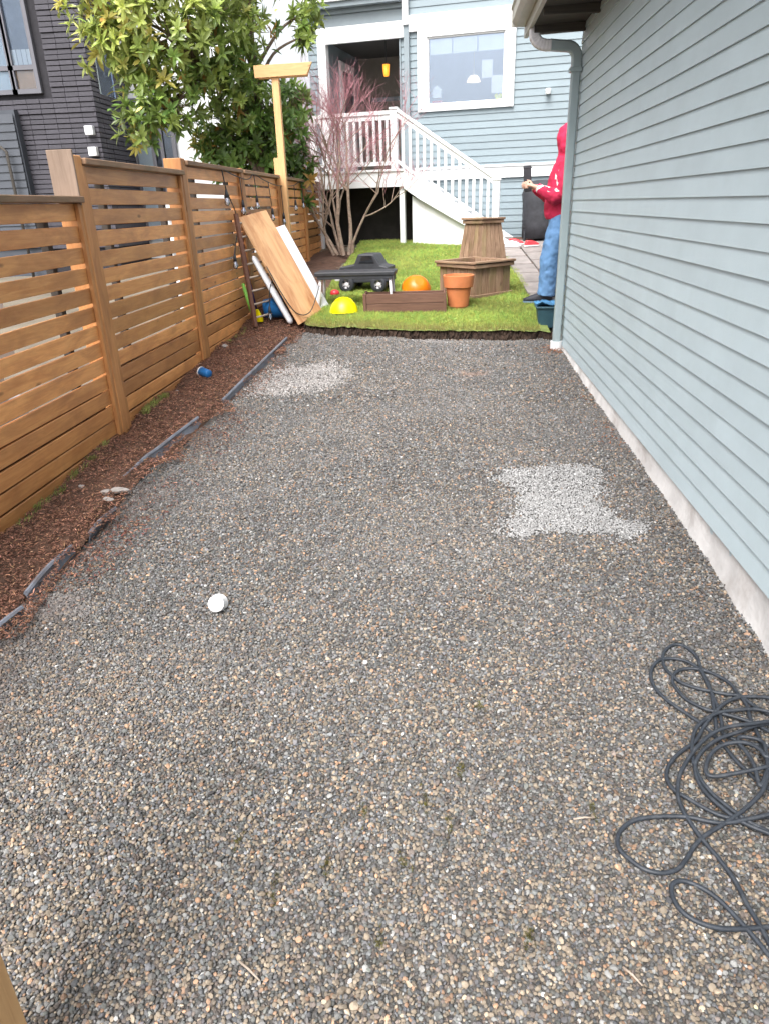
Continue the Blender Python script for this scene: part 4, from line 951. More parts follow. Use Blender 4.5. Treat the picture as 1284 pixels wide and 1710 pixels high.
# dark crate / shelving shadow board behind ladder
# plywood sheet
def slab(name, mat, bl, br, tl, tr_, th, label, cat, edge=None):
    bl, br, tl, tr_ = map(Vector, (bl, br, tl, tr_)); O2 = bl.copy()
    ex = (br-bl); ez = (tl-bl); nrm = ex.cross(ez).normalized()
    X_ = ez.normalized(); Y_ = nrm.cross(X_).normalized()
    Mx = Matrix((X_, Y_, nrm)).transposed().to_4x4(); Mx.translation = (bl+br+tl+tr_)/4
    o = obj(name, board_mesh(ez.length, ex.length, th, mat, .002), None); o.matrix_world = Mx
    return tag(o, label, cat)
slab('plywood_sheet', M['ply'], (-1.57, 7.66, .50), (-1.41, 8.24, .555), (-2.13, 7.70, 1.585), (-1.97, 8.30, 1.63), .022, 'weathered orange brown plywood sheet leaning against the fence', 'plywood')
# second smaller sheet half behind
slab('white_panel', M['foam'], (-1.46, 8.27, .555), (-1.36, 8.47, .58), (-1.93, 8.34, 1.45), (-1.83, 8.54, 1.48), .02, 'white panel leaning behind the plywood sheet', 'panel')
# white foam board with rounded edges
fb0, fb1 = Vector((-1.66, 7.72, .50)), Vector((-2.03, 7.78, 1.20)); d_ = fb1-fb0
fo = MB().tube([d_*t for t in (0, .02, .05, .5, .95, .98, 1)], [(.02, .008), (.045, .024), (.055, .03), (.058, .032), (.05, .028), (.04, .02), (.02, .008)], 14).build('foam_board', M['foam'], None, fb0, smooth=True)
tag(fo, 'long white foam board leaning on the ladder', 'board')
# blue container on the ground under the ladder
bb = empty('blue_tub', (-1.90, 7.90, g(-1.9, 7.9)+.02), R(12), 'dark blue plastic tub lying under the ladder', 'tub')
MB().lathe([(.0, 0), (.085, 0), (.10, .02), (.115, .20), (.125, .205), (.125, .225), (.11, .225), (.095, .03), (0, .02)], 20, Matrix.Rotation(R(86), 3, 'Y')).build('body', M['blue_pl'], bb, (-.10, 0, .09), smooth=True)
# kids' bat
bt = empty('toy_bat', (-2.08, 7.70, g(-2.08, 7.7)+.02), 0, 'lime green plastic toy bat with a blue end propped on the fence', 'bat')
MB().tube([(0, 0, .085), (-.025, 0, .2), (-.075, .01, .40)], [.019, .022, .017], 12).build('barrel', M['green_pl'], bt, smooth=True)
MB().tube([(.012, 0, -.01), (.01, 0, .03), (0, 0, .085)], [.022, .02, .016], 12).build('grip', M['blue_pl'], bt, smooth=True)
# purple pole with yellow paddle
pp = empty('toy_paddle', (-2.03, 7.71, g(-2.03, 7.71)+.02), 0, 'purple pole with a yellow paddle end beside the bat', 'paddle')
MB().tube([(.0, .0, .12), (-.06, .05, .42), (-.115, .12, .85)], .010, 8).build('pole', M['purple'], pp, smooth=True)
pd = MB().prism([(-.018, .13), (.01, .13), (.055, .03), (.05, -.005), (-.01, -.005), (-.02, .04)], -.008, .012).build('blade', M['yellow'], pp, (.01, -.01, 0), bevel=.004)
# string lights along the fence
sg = empty('string_lights', (-2.14, 7.4, 2.0), 0, 'black cable string lights with clear bulbs hung along the fence', 'string lights')
def sv(y_, z_, x_=-2.15): return Vector((x_, y_, z_))-Vector((-2.14, 7.4, 2.0))
cab = MB()
for pts in ([(7.36, 2.03), (7.6, 2.0), (7.95, 1.97), (8.25, 1.955), (8.45, 1.975), (8.62, 2.02), (9.1, 1.97), (9.7, 1.93), (10.3, 1.93), (10.9, 1.95), (11.5, 2.02), (12.1, 1.95), (12.8, 2.02)],
            [(7.37, 2.03), (7.45, 1.86), (7.58, 1.74), (7.72, 1.62), (7.70, 1.45), (7.55, 1.3), (7.50, 1.22)]):
    cab.tube(catmull([sv(*p) for p in pts], 6), .0055, 6)
drops = [((7.38, 2.03), (7.45, 1.80)), ((8.0, 1.965), (8.03, 1.71)), ((8.62, 2.02), (8.66, 1.76)), ((9.3, 1.955), (9.4, 1.62)), ((10.0, 1.93), (10.05, 1.56)), ((7.56, 1.3), (7.50, 1.20)), ((10.9, 1.95), (10.92, 1.72)), ((11.5, 2.01), (11.52, 1.75))]
sock = MB().lathe([(.0, .045), (.010, .04), (.017, .0), (.019, -.03), (.0, -.03)], 12).mesh('socket', smooth=True); sock.materials.append(M['black_pl'])
blb = MB().lathe([(.012, -.028), (.018, -.045), (.027, -.07), (.026, -.088), (.014, -.105), (.0, -.108)], 14).mesh('bulb', smooth=True); blb.materials.append(M['bulbglass'])
for (ya, za), (yb, zb2) in drops:
    cab.tube([sv(ya, za), sv((ya+yb)/2+.01, (za+zb2)/2), sv(yb, zb2+.03)], .005, 6)
    so_ = obj('socket', sock, None, sg, sv(yb, zb2)); obj('bulb', blb, None, so_)
low = [Vector(p)-Vector((-2.14, 7.4, 2.0)) for p in ((-1.97, 8.28, 1.66), (-1.80, 7.72, .99), (-1.86, 7.69, .8), (-1.88, 7.67, .66))]
for pts in ([(-1.80, 7.76, 1.0), (-1.86, 7.70, .88), (-1.88, 7.68, .65)], [(-1.74, 7.63, .86), (-1.60, 7.70, .62), (-1.48, 7.9, .60), (-1.40, 8.15, .85)], [(-2.0, 7.72, 1.35), (-1.90, 7.70, 1.15), (-1.74, 7.63, .86)]):
    cab.tube(catmull([Vector(p)-Vector((-2.14, 7.4, 2.0)) for p in pts], 6), .0055, 6)
so_ = obj('socket', sock, None, sg, Vector((-1.88, 7.68, .65))-Vector((-2.14, 7.4, 2.0))); obj('bulb', blb, None, so_)
cab.build('cable', M['black_pl'], sg, smooth=True)

# ================================================================ THINGS ON THE LAWN
def gz(x, y): return float(lawn_top(np.float64(x), np.float64(y)))
# yellow dome
yd_ = MB().lathe([(.165, 0), (.163, .02), (.150, .07), (.125, .115), (.085, .155), (.045, .175), (.0, .18)], 28).build('plastic_dome', M['yellow'], None, (-1.145, 8.19, gz(-1.145, 8.19)-.005), (R(-7), 0, 0), smooth=True)
tag(yd_, 'bright yellow plastic dome lying on the lawn', 'dome')
# low bench
bn = empty('folding_bench', (-1.02, 8.47, gz(-1, 8.47)), R(-2), 'low black topped folding bench with steel legs on the lawn', 'bench')
MB().box((0, 0, .385), (.92, .34, .05)).build('top', M['black_pl'], bn, bevel=.012)
MB().box((0, -.15, .345), (.86, .02, .035)).build('apron', M['black_pl'], bn, bevel=.004)
for sx_ in (-1, 1):
    for sy_ in (-1, 1): MB().tube([(sx_*.40, sy_*.12, .365), (sx_*.425, sy_*.15, 0)], .016, 10).build('leg', M['alum'], bn, smooth=True)
    MB().tube([(sx_*.415, -.135, .12), (sx_*.415, .135, .12)], .010, 8).build('brace', M['steel'], bn, smooth=True)
# toy truck
tk = empty('toy_truck', (-1.0, 9.34, gz(-1.0, 9.3)), R(-12), 'ride on toy truck with grey hubbed wheels behind the bench', 'toy truck')
MB().prism([(-.30, .10), (-.33, .24), (-.28, .30), (-.10, .33), (-.04, .45), (.16, .45), (.24, .32), (.34, .30), (.35, .12)], -.17, .17).build('body', M['black_pl'], tk, bevel=.015)
MB().box((-.33, 0, .17), (.07, .36, .08)).build('bumper', M['plastic_white'], tk, bevel=.015)
MB().prism([(-.03, .34), (.01, .43), (.13, .43), (.17, .34)], -.172, .172).build('side_window', M['pane_dark'], tk)
for x_ in (-.20, .22):
    for s_ in (-1, 1):
        wh = MB().lathe([(.05, -.04), (.085, -.045), (.10, -.03), (.10, .03), (.085, .045), (.05, .04)], 20, Matrix.Rotation(R(90), 3, 'X')).build('wheel', M['black_pl'], tk, (x_, s_*.17, .095), smooth=True)
        hb = MB().lathe([(.0, .02), (.02, .025), (.03, .012), (.06, .012), (.068, .036), (.072, .036), (.06, -.02)], 20, Matrix.Rotation(R(90*s_), 3, 'X').inverted()).build('hubcap', M['alum'], wh, smooth=True)
        for q in range(5):
            a = 2*math.pi*q/5; MB().box((.042*math.cos(a), -s_*-.020 if False else s_*.0205, .042*math.sin(a)), (.016, .012, .016)).build('hub_slot', M['black_pl'], wh)
# red toy
rt_ = MB().lathe([(0, 0), (.05, .0), (.062, .03), (.05, .06), (.02, .075), (0, .075)], 14).build('toy_cup', M['red_pl'], None, (-1.36, 9.0, gz(-1.36, 9.0)+.0), (0, 0, 0), smooth=True)
tag(rt_, 'small red toy cup in the grass beside the truck wheel', 'toy')
# brown trough planter
tr0 = (-.455, 8.33, gz(-.455, 8.33)-.01)
tg = empty('trough_planter', tr0, R(1.5), 'long low brown wooden trough planter on the lawn', 'planter')
for y_ in (-.125, .125):
    for k_ in range(2): board('side_board', M['trough'], tg, (0, y_, .055+k_*.108), (.88, .104, .018), (R(90), 0, 0), .003)
for x_ in (-.45, .45): board('end_board', M['trough'], tg, (x_, 0, .11), (.25, .215, .018), (R(90), 0, R(90)), .003)
for x_ in (-.452, .452):
    for y_ in (-.13, .13): board('corner_post', M['trough'], tg, (x_, y_, .112), (.224, .035, .035), (0, R(90), 0), .003)
board('bottom_board', M['trough'], tg, (0, 0, .02), (.88, .23, .02), (0, 0, 0), .002)
MB().box((0, 0, .10), (.86, .22, .12)).build('soil_fill', M['soil'], tg)
# terracotta pot
pot = empty('terracotta_pot', (.155, 8.50, gz(.155, 8.5)-.005), 0, 'tall terracotta flower pot between trough and wooden planter', 'flower pot')
MB().lathe([(0, 0), (.098, 0), (.104, .006), (.142, .225), (.140, .235), (.158, .238), (.166, .245), (.178, .355), (.178, .37), (.172, .376), (.158, .375), (.155, .36), (.118, .03), (0, .03)], 36).build('body', M['terracotta'], pot, auto=35)
MB().lathe([(0, .22), (.135, .22)], 24).build('soil_fill', M['soil'], pot)
# orange basket
ob = empty('plastic_basket', (-.33, 9.25, gz(-.33, 9.25)), R(20), 'orange ribbed plastic basket tipped on its side behind the trough', 'basket')
prof = [(0, .17), (.05, .168)]+[(.05+.015*i, .165-.0016*i*i+(.006 if i % 2 else 0)) for i in range(1, 10)]+[(.195, .0), (.187, .0), (.15, .09), (0, .14)]
MB().lathe(prof, 32, Euler((R(48), 0, 0)).to_matrix()).build('body', M['orange'], ob, (0, .10, .03), smooth=True)
# big tapered wooden planters
def planter(name, loc, rz, w0, w1, h, label, flip=False):
    o = empty(name, loc, rz, label, 'planter')
    nb_ = 5
    for s_ in range(4):
        A_ = s_*math.pi/2; Rm = Matrix.Rotation(A_, 4, 'Z')
        for i in range(nb_):
            t0, t1 = -1+2*i/nb_, -1+2*(i+1)/nb_; g_ = .004; b0_, b1_ = w0/2, w1/2
            v_ = [(t0*b0_+g_, -b0_, .03), (t1*b0_-g_, -b0_, .03), (t1*b1_-g_, -b1_, h), (t0*b1_+g_, -b1_, h)]; v_ += [(a, b+.02, c) for a, b, c in v_]
            mb = MB().add(v_, [(0, 1, 2, 3), (7, 6, 5, 4), (0, 4, 5, 1), (1, 5, 6, 2), (2, 6, 7, 3), (3, 7, 4, 0)])
            me = mb.mesh('plank', bevel=.002, seg=1)
            # turn so that grain follows height: local X up
            Tm = Matrix.Rotation(R(90), 4, 'Y')
            me.transform(Tm); me.materials.append(M['oldwood'])
            ob_ = obj('plank', me, None, o); ob_.matrix_local = Rm @ Tm.inverted()
        for zz_, ww, hh, pr_ in ((.015, w0, .035, .03), (h-.035, w1, .04, .035), (h+.002, w1, .022, .05)):
            ob_ = board('rim', M['oldwood'], o, (0, 0, 0), (ww+2*pr_-.02, pr_+.02, hh), (0, 0, 0), .003); ob_.matrix_local = Rm @ Matrix.Translation((0, -ww/2-pr_/2+.008, zz_+random.uniform(-.004, .004))) @ Matrix.Rotation(random.uniform(-.012, .012), 4, 'Y')
    MB().box((0, 0, h*.55), (min(w0, w1)-.06, min(w0, w1)-.06, h*.5)).build('soil_fill', M['soil'], o)
    return o
planter('wooden_planter', (.37, 9.30, gz(.37, 9.3)-.03), R(43), .62, .62, .40, 'square weathered plank planter box behind the terracotta pot')
planter('wooden_planter', (.52, 10.55, gz(.52, 10.55)-.02), R(40), .52, .34, .72, 'taller tapered plank planter standing behind the square box')
# teal bin with blue tarp
tb_ = empty('plastic_bin', (1.115, 7.95, g(1.0, 7.95)-.06), R(-3), 'dark teal plastic bin at the garage corner', 'bin')
v_ = []
MB().add([(-.10, -.10, 0), (.10, -.10, 0), (.10, .12, 0), (-.10, .12, 0), (-.125, -.125, .21), (.125, -.125, .21), (.125, .14, .21), (-.125, .14, .21)], [(3, 2, 1, 0), (0, 1, 5, 4), (1, 2, 6, 5), (2, 3, 7, 6), (3, 0, 4, 7), (4, 5, 6, 7)]).build('body', M['teal'], tb_, bevel=.012)
MB().box2((-.14, -.14, .205), (.14, .155, .23)).build('lid', M['teal'], tb_, bevel=.01)
tc_ = MB(); xs_ = np.linspace(-.15, .16, 16); ys_ = np.linspace(-.15, .17, 16)
v_ = [(a, b, .045*float(vnoise(a, b, .07, 80))+.03*float(vnoise(a, b, .03, 81))-max(0, abs(a)-.12)*.5) for a in xs_ for b in ys_]
tc_.add(v_, [(i*16+j, (i+1)*16+j, (i+1)*16+j+1, i*16+j+1) for i in range(15) for j in range(15)])
to_ = tc_.build('folded_tarp', M['bluecloth'], None, (1.13, 7.96, g(1.0, 7.95)+.165), smooth=True); sm_ = to_.modifiers.new('thick', 'SOLIDIFY'); sm_.thickness = .012
tag(to_, 'crumpled blue tarp folded on top of the teal bin', 'tarp')
# covered grill
gr_ = empty('covered_grill', (1.56, 13.0, g(1.0, 13.0)), HA, 'barbecue grill under a black fabric cover against the house', 'grill')
MB().loft([(0, 0, .05, .26, .24), (0, 0, .3, .265, .25), (0, 0, .6, .27, .26), (0, 0, .74, .29, .27), (.02, 0, .86, .26, .23), (.03, 0, .93, .18, .17), (.03, 0, .95, .06, .06)], 22).build('cover', M['cover'], gr_, smooth=True)
for s_ in (-1, 1): MB().tube([(s_*.20, -.16, 0), (s_*.20, -.16, .2)], .018, 8).build('leg', M['black_pl'], gr_)
# shoes on the pavers
def shoe(loc, rz, mat, label):
    o = empty('shoe', loc, rz, label, 'shoe', None)
    MB().loft([(0, 0, 0, .13, .045), (0, 0, .02, .135, .047), (-.005, 0, .04, .125, .043), (-.03, 0, .07, .085, .036), (-.06, 0, .09, .05, .032)], 16).build('upper', mat, o, smooth=True)
    MB().loft([(0, 0, -.002, .135, .048), (0, 0, .018, .138, .05)], 16).build('sole', M['plastic_white'], o)
shoe((1.10, 12.30, g(1, 12.3)+.04), R(10), M['plastic_white'], 'white shoe lying on the pavers nearer the stairs')
shoe((1.16, 12.52, g(1, 12.5)+.04), R(-15), M['red_pl'], 'red shoe half behind the white shoe near the stairs')
shoe((1.40, 12.32, g(1, 12.3)+.04), R(20), M['red_pl'], 'red shoe on the pavers in front of the covered grill')

# ================================================================ PERSON
pe = empty('person', (1.335, 8.85, .545), R(180), 'person in red hoodie and blue jeans standing behind the downspout', 'person')
wtex = bpy.data.textures.new('cloth_folds', 'CLOUDS'); wtex.noise_scale = .07; wtex.noise_depth = 2
def fuse(o, vox, sm=6, folds=0):
    md = o.modifiers.new('fuse', 'REMESH'); md.mode = 'VOXEL'; md.voxel_size = vox; md.use_smooth_shade = True
    ms = o.modifiers.new('soften', 'SMOOTH'); ms.iterations = sm; ms.factor = .5
    if folds:
        dp = o.modifiers.new('folds', 'DISPLACE'); dp.texture = wtex; dp.strength = folds; dp.mid_level = .5
    return o
b = MB()
b.ball((-.005, 0, 1.685), (.098, .076, .12), 20, 14).ball((.02, 0, 1.63), (.06, .052, .06), 14, 10).ball((.087, 0, 1.675), (.018, .013, .02), 10, 8)   # head, jaw, nose
for s_ in (-1, 1): b.ball((.03, s_*.078, 1.68), (.018, .012, .03), 8, 6)
b.tube([(.01, 0, 1.45), (.025, 0, 1.60)], .055, 14)
b.loft([(0, 0, .88, .10, .15), (0, 0, 1.05, .10, .14), (.0, 0, 1.25, .11, .16), (0, 0, 1.42, .10, .17), (0, 0, 1.50, .06, .09)], 18)
for s_, kn, an in ((1, (.13, .11, .50), (.15, .11, .09)), (-1, (-.02, -.12, .50), (-.12, -.12, .09))):
    b.tube([(.0, s_*.09, .92), kn, an], [.085, .06, .04], 12); b.tube([an, (an[0]+.15, an[1], .04)], [.04, .03], 10)
    sh, el, wr = (.0, s_*.19, 1.44), (.06, s_*.25, 1.14), (.33, s_*.15, 1.245)
    b.tube([sh, el, wr], [.05, .042, .028], 10)
    # palm and five fingers closing on the held case
    b.tube([wr, (.375, s_*.125, 1.262), (.415, s_*.105, 1.268)], [(.028, .022), (.042, .020), (.040, .016)], 12)
    for q, (zo, ln) in enumerate(((.030, .040), (.010, .046), (-.010, .043), (-.028, .034))):
        p0 = Vector((.41, s_*.105, 1.268+zo)); p1 = p0+Vector((ln*.9, -s_*.006, .002)); p2 = p1+Vector((ln*.35, -s_*.03, -.004)); p3 = p2+Vector((-.012, -s_*.02, -.003))
        b.tube([p0, p1, p2, p3], [.0095, .0092, .0085, .0075], 8)
    p0 = Vector((.375, s_*.11, 1.285)); b.tube([p0, p0+Vector((.025, -s_*.02, .028)), p0+Vector((.055, -s_*.035, .035))], [.012, .0105, .008], 8)
fuse(b.build('body', M['skin'], pe), .0065, 4)
h = MB()
h.loft([(.02, 0, .905, .165, .20), (.02, 0, .95, .185, .215), (.02, 0, 1.05, .19, .215), (.02, 0, 1.22, .18, .225), (.0, 0, 1.38, .165, .235), (-.01, 0, 1.48, .13, .20), (-.01, 0, 1.56, .10, .12)], 22)
h.ball((-.015, 0, 1.715), (.13, .118, .165), 20, 14).ball((.02, .085, 1.68), (.075, .04, .13), 14, 10).ball((.02, -.085, 1.68), (.075, .04, .13), 14, 10).ball((.025, 0, 1.80), (.075, .09, .055), 14, 10).tube([(-.03, 0, 1.5), (-.02, 0, 1.66)], .12, 16)
for s_ in (-1, 1):
    h.tube([(.0, s_*.17, 1.46), (.03, s_*.235, 1.32), (.065, s_*.255, 1.14), (.12, s_*.235, 1.125), (.22, s_*.20, 1.19), (.315, s_*.16, 1.238)], [.095, .092, .085, .082, .066, .05], 14)
    h.ball((.0, s_*.16, 1.46), (.10, .09, .09), 12, 8)
ho = fuse(h.build('hoodie', M['hoodie'], pe), .010, 6, .022)
j = MB()
j.loft([(.0, 0, .80, .15, .19), (.0, 0, .95, .155, .195), (.0, 0, 1.02, .15, .19)], 20)
j.tube([(.0, .09, .93), (.07, .105, .72), (.125, .11, .50), (.135, .11, .30), (.145, .11, .13), (.15, .11, .075)], [.14, .13, .115, .105, .10, .105], 16)
j.tube([(.0, -.09, .93), (0, -.11, .72), (-.02, -.12, .50), (-.08, -.12, .30), (-.12, -.12, .13), (-.12, -.12, .075)], [.135, .115, .098, .088, .088, .094], 16)
fuse(j.build('jeans', M['jeans'], pe), .010, 5, .026)
for (x_, y_) in ((.15, .11), (-.12, -.12)):
    sh_ = MB().loft([(x_+.09, y_, .012, .17, .05), (x_+.09, y_, .045, .172, .052), (x_+.05, y_, .08, .125, .046), (x_-.01, y_, .12, .06, .045)], 18).build('shoe', M['shoe'], pe, smooth=True)
    MB().loft([(x_+.09, y_, -.005, .172, .052), (x_+.09, y_, .018, .176, .055)], 18).build('sole', M['sole'], sh_)
# dark case held upright in both hands
cs = empty('held_case', (.90, 8.85, 1.78), R(180), 'slim dark grey case held upright in the hands of the person', 'case')
MB().box((0, 0, .10), (.085, .03, .27), Matrix.Rotation(R(4), 3, 'Y')).build('shell', M['cover'], cs, (-.02, 0, 0), bevel=.008)
MB().box((0, 0, .21), (.089, .034, .012), Matrix.Rotation(R(4), 3, 'Y')).build('band', M['black_pl'], cs, (-.02, 0, 0), bevel=.003)

# ================================================================ SMALL THINGS ON THE GRAVEL
# coiled cord
CORD = [[(.856, 1.811), (.878, 1.903), (.896, 1.994), (.894, 2.076), (.868, 2.13), (.824, 2.155), (.771, 2.148), (.733, 2.102), (.716, 2.047), (.722, 1.989), (.744, 1.941), (.783, 1.889), (.815, 1.845), (.839, 1.797), (.858, 1.742), (.871, 1.691), (.887, 1.651), (.906, 1.607), (.944, 1.558)],
 [(1.02, 1.50), (1.06, 1.62), (1.0, 1.72), (.92, 1.75), (.87, 1.79), (.88, 1.837), (.891, 1.916), (.893, 2.007), (.895, 2.091), (.902, 2.148), (.894, 2.193), (.868, 2.231), (.834, 2.23), (.797, 2.191), (.781, 2.144), (.779, 2.098), (.792, 2.065), (.81, 2.03), (.85, 1.999), (.898, 1.979), (.94, 1.964), (.977, 1.953), (1.001, 1.91), (1.026, 1.874), (1.073, 1.847)],
 [(1.10, 1.78), (1.05, 1.70), (.955, 1.68), (.964, 1.761), (.97, 1.853), (.98, 1.908), (.973, 1.962), (.965, 2.015), (.937, 2.058), (.898, 2.09), (.844, 2.099), (.807, 2.081), (.787, 2.048), (.784, 2.013), (.801, 1.951), (.835, 1.908), (.867, 1.885), (.923, 1.858), (.975, 1.823), (1.028, 1.767)],
 [(1.10, 1.80), (1.121, 1.914), (1.076, 1.933), (1.02, 1.944), (.967, 1.943), (.918, 1.919), (.871, 1.876), (.82, 1.819), (.777, 1.761), (.729, 1.728), (.687, 1.69), (.661, 1.648), (.656, 1.61), (.667, 1.576), (.694, 1.546), (.729, 1.512), (.765, 1.488), (.812, 1.477), (.869, 1.482), (.931, 1.486)],
 [(1.05, 1.56), (1.12, 1.72), (1.089, 1.838), (1.047, 1.861), (.997, 1.882), (.937, 1.88), (.882, 1.871), (.831, 1.845), (.79, 1.806), (.764, 1.752), (.747, 1.685), (.746, 1.623), (.756, 1.578), (.776, 1.536), (.814, 1.482), (.845, 1.449), (.903, 1.419)],
 [(1.0, 1.45), (1.10, 1.65), (1.086, 1.832), (1.028, 1.815), (.968, 1.803), (.908, 1.777), (.837, 1.753), (.781, 1.713), (.748, 1.669), (.737, 1.613), (.745, 1.562), (.769, 1.515), (.8, 1.474), (.838, 1.443), (.901, 1.413)],
 [(.97, 1.43), (.955, 1.502), (.897, 1.484), (.832, 1.472), (.763, 1.462), (.721, 1.468), (.68, 1.481), (.636, 1.486), (.585, 1.483), (.531, 1.472), (.492, 1.446), (.469, 1.412), (.465, 1.373), (.485, 1.341), (.515, 1.314), (.555, 1.306), (.595, 1.319), (.627, 1.349), (.665, 1.396), (.702, 1.427), (.749, 1.454), (.805, 1.488), (.85, 1.518), (.891, 1.554), (.92, 1.6), (.945, 1.671), (.952, 1.729), (.90, 1.75), (.888, 1.72), (.895, 1.69), (.899, 1.636), (.891, 1.569), (.937, 1.63), (.988, 1.669), (1.03, 1.682), (1.07, 1.66)],
 [(1.009, 1.633), (.956, 1.632), (.899, 1.621), (.838, 1.615), (.785, 1.613), (.765, 1.63), (.788, 1.68), (.824, 1.714), (.864, 1.725), (.905, 1.718), (.93, 1.687), (.943, 1.658), (1.015, 1.675), (1.08, 1.74)],
 [(1.091, 1.829), (1.028, 1.813), (.953, 1.797), (.886, 1.789), (.83, 1.771), (.772, 1.727), (.727, 1.678), (.691, 1.627), (.669, 1.566), (.664, 1.514), (.674, 1.46), (.691, 1.409), (.715, 1.354), (.732, 1.298), (.737, 1.241), (.746, 1.189), (.752, 1.142), (.758, 1.099), (.792, 1.073)],
 [(.86, 1.08), (.88, 1.15), (.844, 1.195), (.778, 1.183), (.732, 1.175), (.662, 1.167), (.612, 1.175), (.579, 1.195), (.564, 1.227), (.566, 1.261), (.579, 1.281), (.606, 1.287), (.642, 1.271), (.673, 1.243), (.698, 1.202), (.715, 1.168), (.728, 1.14), (.74, 1.112), (.762, 1.076), (.80, 1.03)]]
pts = []
for li, stn in enumerate(CORD):
    for (x_, y_) in stn:
        inner = max(0, 1-math.hypot((x_-.93)/.33, (y_-1.68)/.42)); pts.append((x_, y_, float(gravz(np.float64(x_), np.float64(y_)))+.013+inner*.006*li))
cp = catmull(pts, 7)
cdo = MB().tube([p-Vector((.85, 1.6, .1)) for p in cp], .0062, 8).build('cord', M['cord'], None, (.85, 1.6, .1), smooth=True)
tag(cdo, 'tangled black rubber cord heaped on the gravel at right', 'cord')
# white plastic cup
cz = float(gravz(np.float64(-.925), np.float64(2.42)))
cu = empty('plastic_cup', (-.925, 2.42, cz+.04), 0, 'small white plastic cup lying on the gravel', 'cup')
Mx = Euler((R(62), R(-20), R(15))).to_matrix()
MB().lathe([(0, .026), (.020, .026), (.0325, .024), (.034, .018), (.037, -.03), (.038, -.032), (.034, -.032), (.031, .015), (0, .018)], 28, Mx).build('body', M['plastic_white'], cu, auto=40)
# blue toy bucket in the mulch
bz = float(bedz(np.float64(-2.0), np.float64(5.72)))
bk = empty('toy_bucket', (-2.0, 5.72, bz+.035), R(150), 'small blue toy bucket with white rim lying in the mulch', 'toy bucket')
MB().lathe([(0, -.05), (.03, -.05), (.034, -.045), (.042, .045), (.036, .045), (.03, -.04), (0, -.044)], 18, Matrix.Rotation(R(85), 3, 'Y')).build('body', M['blue_pl'], bk, smooth=True)
MB().lathe([(.036, .043), (.045, .043), (.045, .052), (.036, .052)], 18, Matrix.Rotation(R(85), 3, 'Y'), closed=True).build('rim', M['plastic_white'], bk)
# landscape edging pieces
def edging(p0, p1, label, h=.05, lean=.02, mat='edging'):
    O3 = Vector((p0[0], p0[1], float(bedz(np.float64(p0[0]), np.float64(p0[1]))))); mb = MB(); n_ = 14; v_ = []
    for i in range(n_+1):
        t = i/n_; x_ = p0[0]+(p1[0]-p0[0])*t+.004*math.sin(t*5+p0[1]); y_ = p0[1]+(p1[1]-p0[1])*t; z_ = max(g(x_, y_), float(gravz(np.float64(x_), np.float64(y_))))
        hh = .020+h*(.45+.25*math.sin(t*3.1+.3)); sec = [(-.004, -.03), (.004, -.03), (.004+lean, hh), (.010+lean, hh+.008), (.004+lean, hh+.018), (-.006+lean, hh+.018), (-.010+lean, hh+.008), (-.003+lean, hh)]
        v_ += [(x_+a-O3.x, y_-O3.y, z_+b_-O3.z) for a, b_ in sec]
    f_ = [(i*8+k_, i*8+(k_+1) % 8, (i+1)*8+(k_+1) % 8, (i+1)*8+k_) for i in range(n_) for k_ in range(8)]+[tuple(range(7, -1, -1)), tuple(n_*8+k_ for k_ in range(8))]
    o = mb.add(v_, f_).build('garden_edging', M[mat], None, O3); tag(o, label, 'edging', 'landscape edging pieces')
edging((-1.76, 1.9), (-1.755, 2.36), 'nearest dark plastic edging strip at the left border of the picture', .035)
edging((-1.755, 2.46), (-1.76, 2.88), 'dark edging strip second nearest along the mulch', .04, -.02)
edging((-1.765, 3.0), (-1.755, 3.28), 'short dark edging stub just before the pale stones', .03)
edging((-1.80, 3.64), (-1.72, 4.72), 'long tilted dark edging strip beside the second fence post', .055, -.03)
edging((-1.67, 5.12), (-1.60, 7.2), 'longest grey edging strip running up to the lawn corner', .035, -.01)
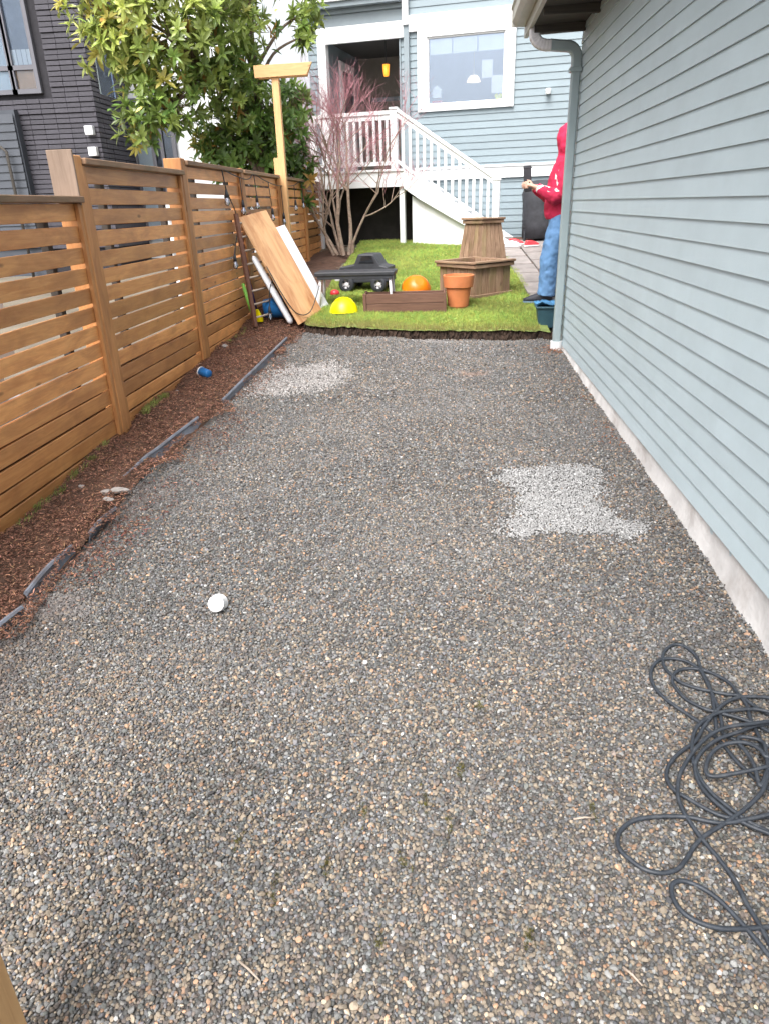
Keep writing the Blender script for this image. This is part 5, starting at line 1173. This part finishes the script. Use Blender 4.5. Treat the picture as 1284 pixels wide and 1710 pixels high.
# pale stones near the edging gap
def rock(x_, y_, s_, label, grp=None):
    z_ = max(float(bedz(np.float64(x_), np.float64(y_))), g(x_, y_)); bm_ = bmesh.new(); bmesh.ops.create_icosphere(bm_, subdivisions=2, radius=1)
    rd = random.Random(int(x_*1000+y_*77)); ph = [rd.uniform(0, 6) for _ in range(6)]
    for vv in bm_.verts:
        k_ = 1+.16*math.sin(vv.co.x*3+ph[0])+.14*math.sin(vv.co.y*4+ph[1])+.12*math.sin(vv.co.z*4+ph[2]); vv.co = Vector((vv.co.x*s_[0], vv.co.y*s_[1], vv.co.z*s_[2]))*k_
    me_ = bpy.data.meshes.new('rock'); bm_.to_mesh(me_); bm_.free()
    o = obj('rock', me_, M['rock'], None, (x_, y_, z_+s_[2]*.5), (0, 0, rd.uniform(0, 3))); tag(o, label, 'rock', grp)
rock(-1.79, 3.47, (.05, .025, .02), 'flat pale stone lying in the edging gap'); rock(-1.85, 3.43, (.028, .022, .016), 'small pale stone left of the flat stone'); rock(-1.79, 3.33, (.03, .018, .014), 'small grey stone nearest the edging stub')
rock(-2.05, 3.55, (.022, .02, .015), 'round pale stone in the mulch below the near fence panel'); rock(-2.12, 5.35, (.022, .02, .014), 'pale stone in the mulch left of the blue bucket'); rock(-2.12, 6.7, (.03, .026, .02), 'pale stone in the mulch at the third fence post')
# twigs
def twig(x_, y_, L, a, label):
    z_ = float(gravz(np.float64(x_), np.float64(y_)))+.02; d = Vector((math.cos(a)*L, math.sin(a)*L, 0))
    o = MB().tube([(0, 0, 0), d*.5+Vector((0, 0, .004)), d], [.003, .0028, .0018], 6).build('twig', M['ladder_rung'], None, (x_, y_, z_), smooth=True); tag(o, label, 'twig')
twig(-.46, 1.02, .07, R(-35), 'thin pale twig on the gravel at bottom left'); twig(.40, 1.05, .05, R(-50), 'short pale twig on the gravel at bottom right'); twig(.36, 1.46, .06, R(8), 'thin twig on the gravel left of the cord')
# cedar post at the lower left
zc = g(-.85, .75)
gp = board('gate_post', M['cedar_new'], None, (-.858, .752, zc+.55), (1.2, .095, .095), (0, R(-90), 0), .006)
tag(gp, 'new cedar post close by at the lower left corner', 'post')
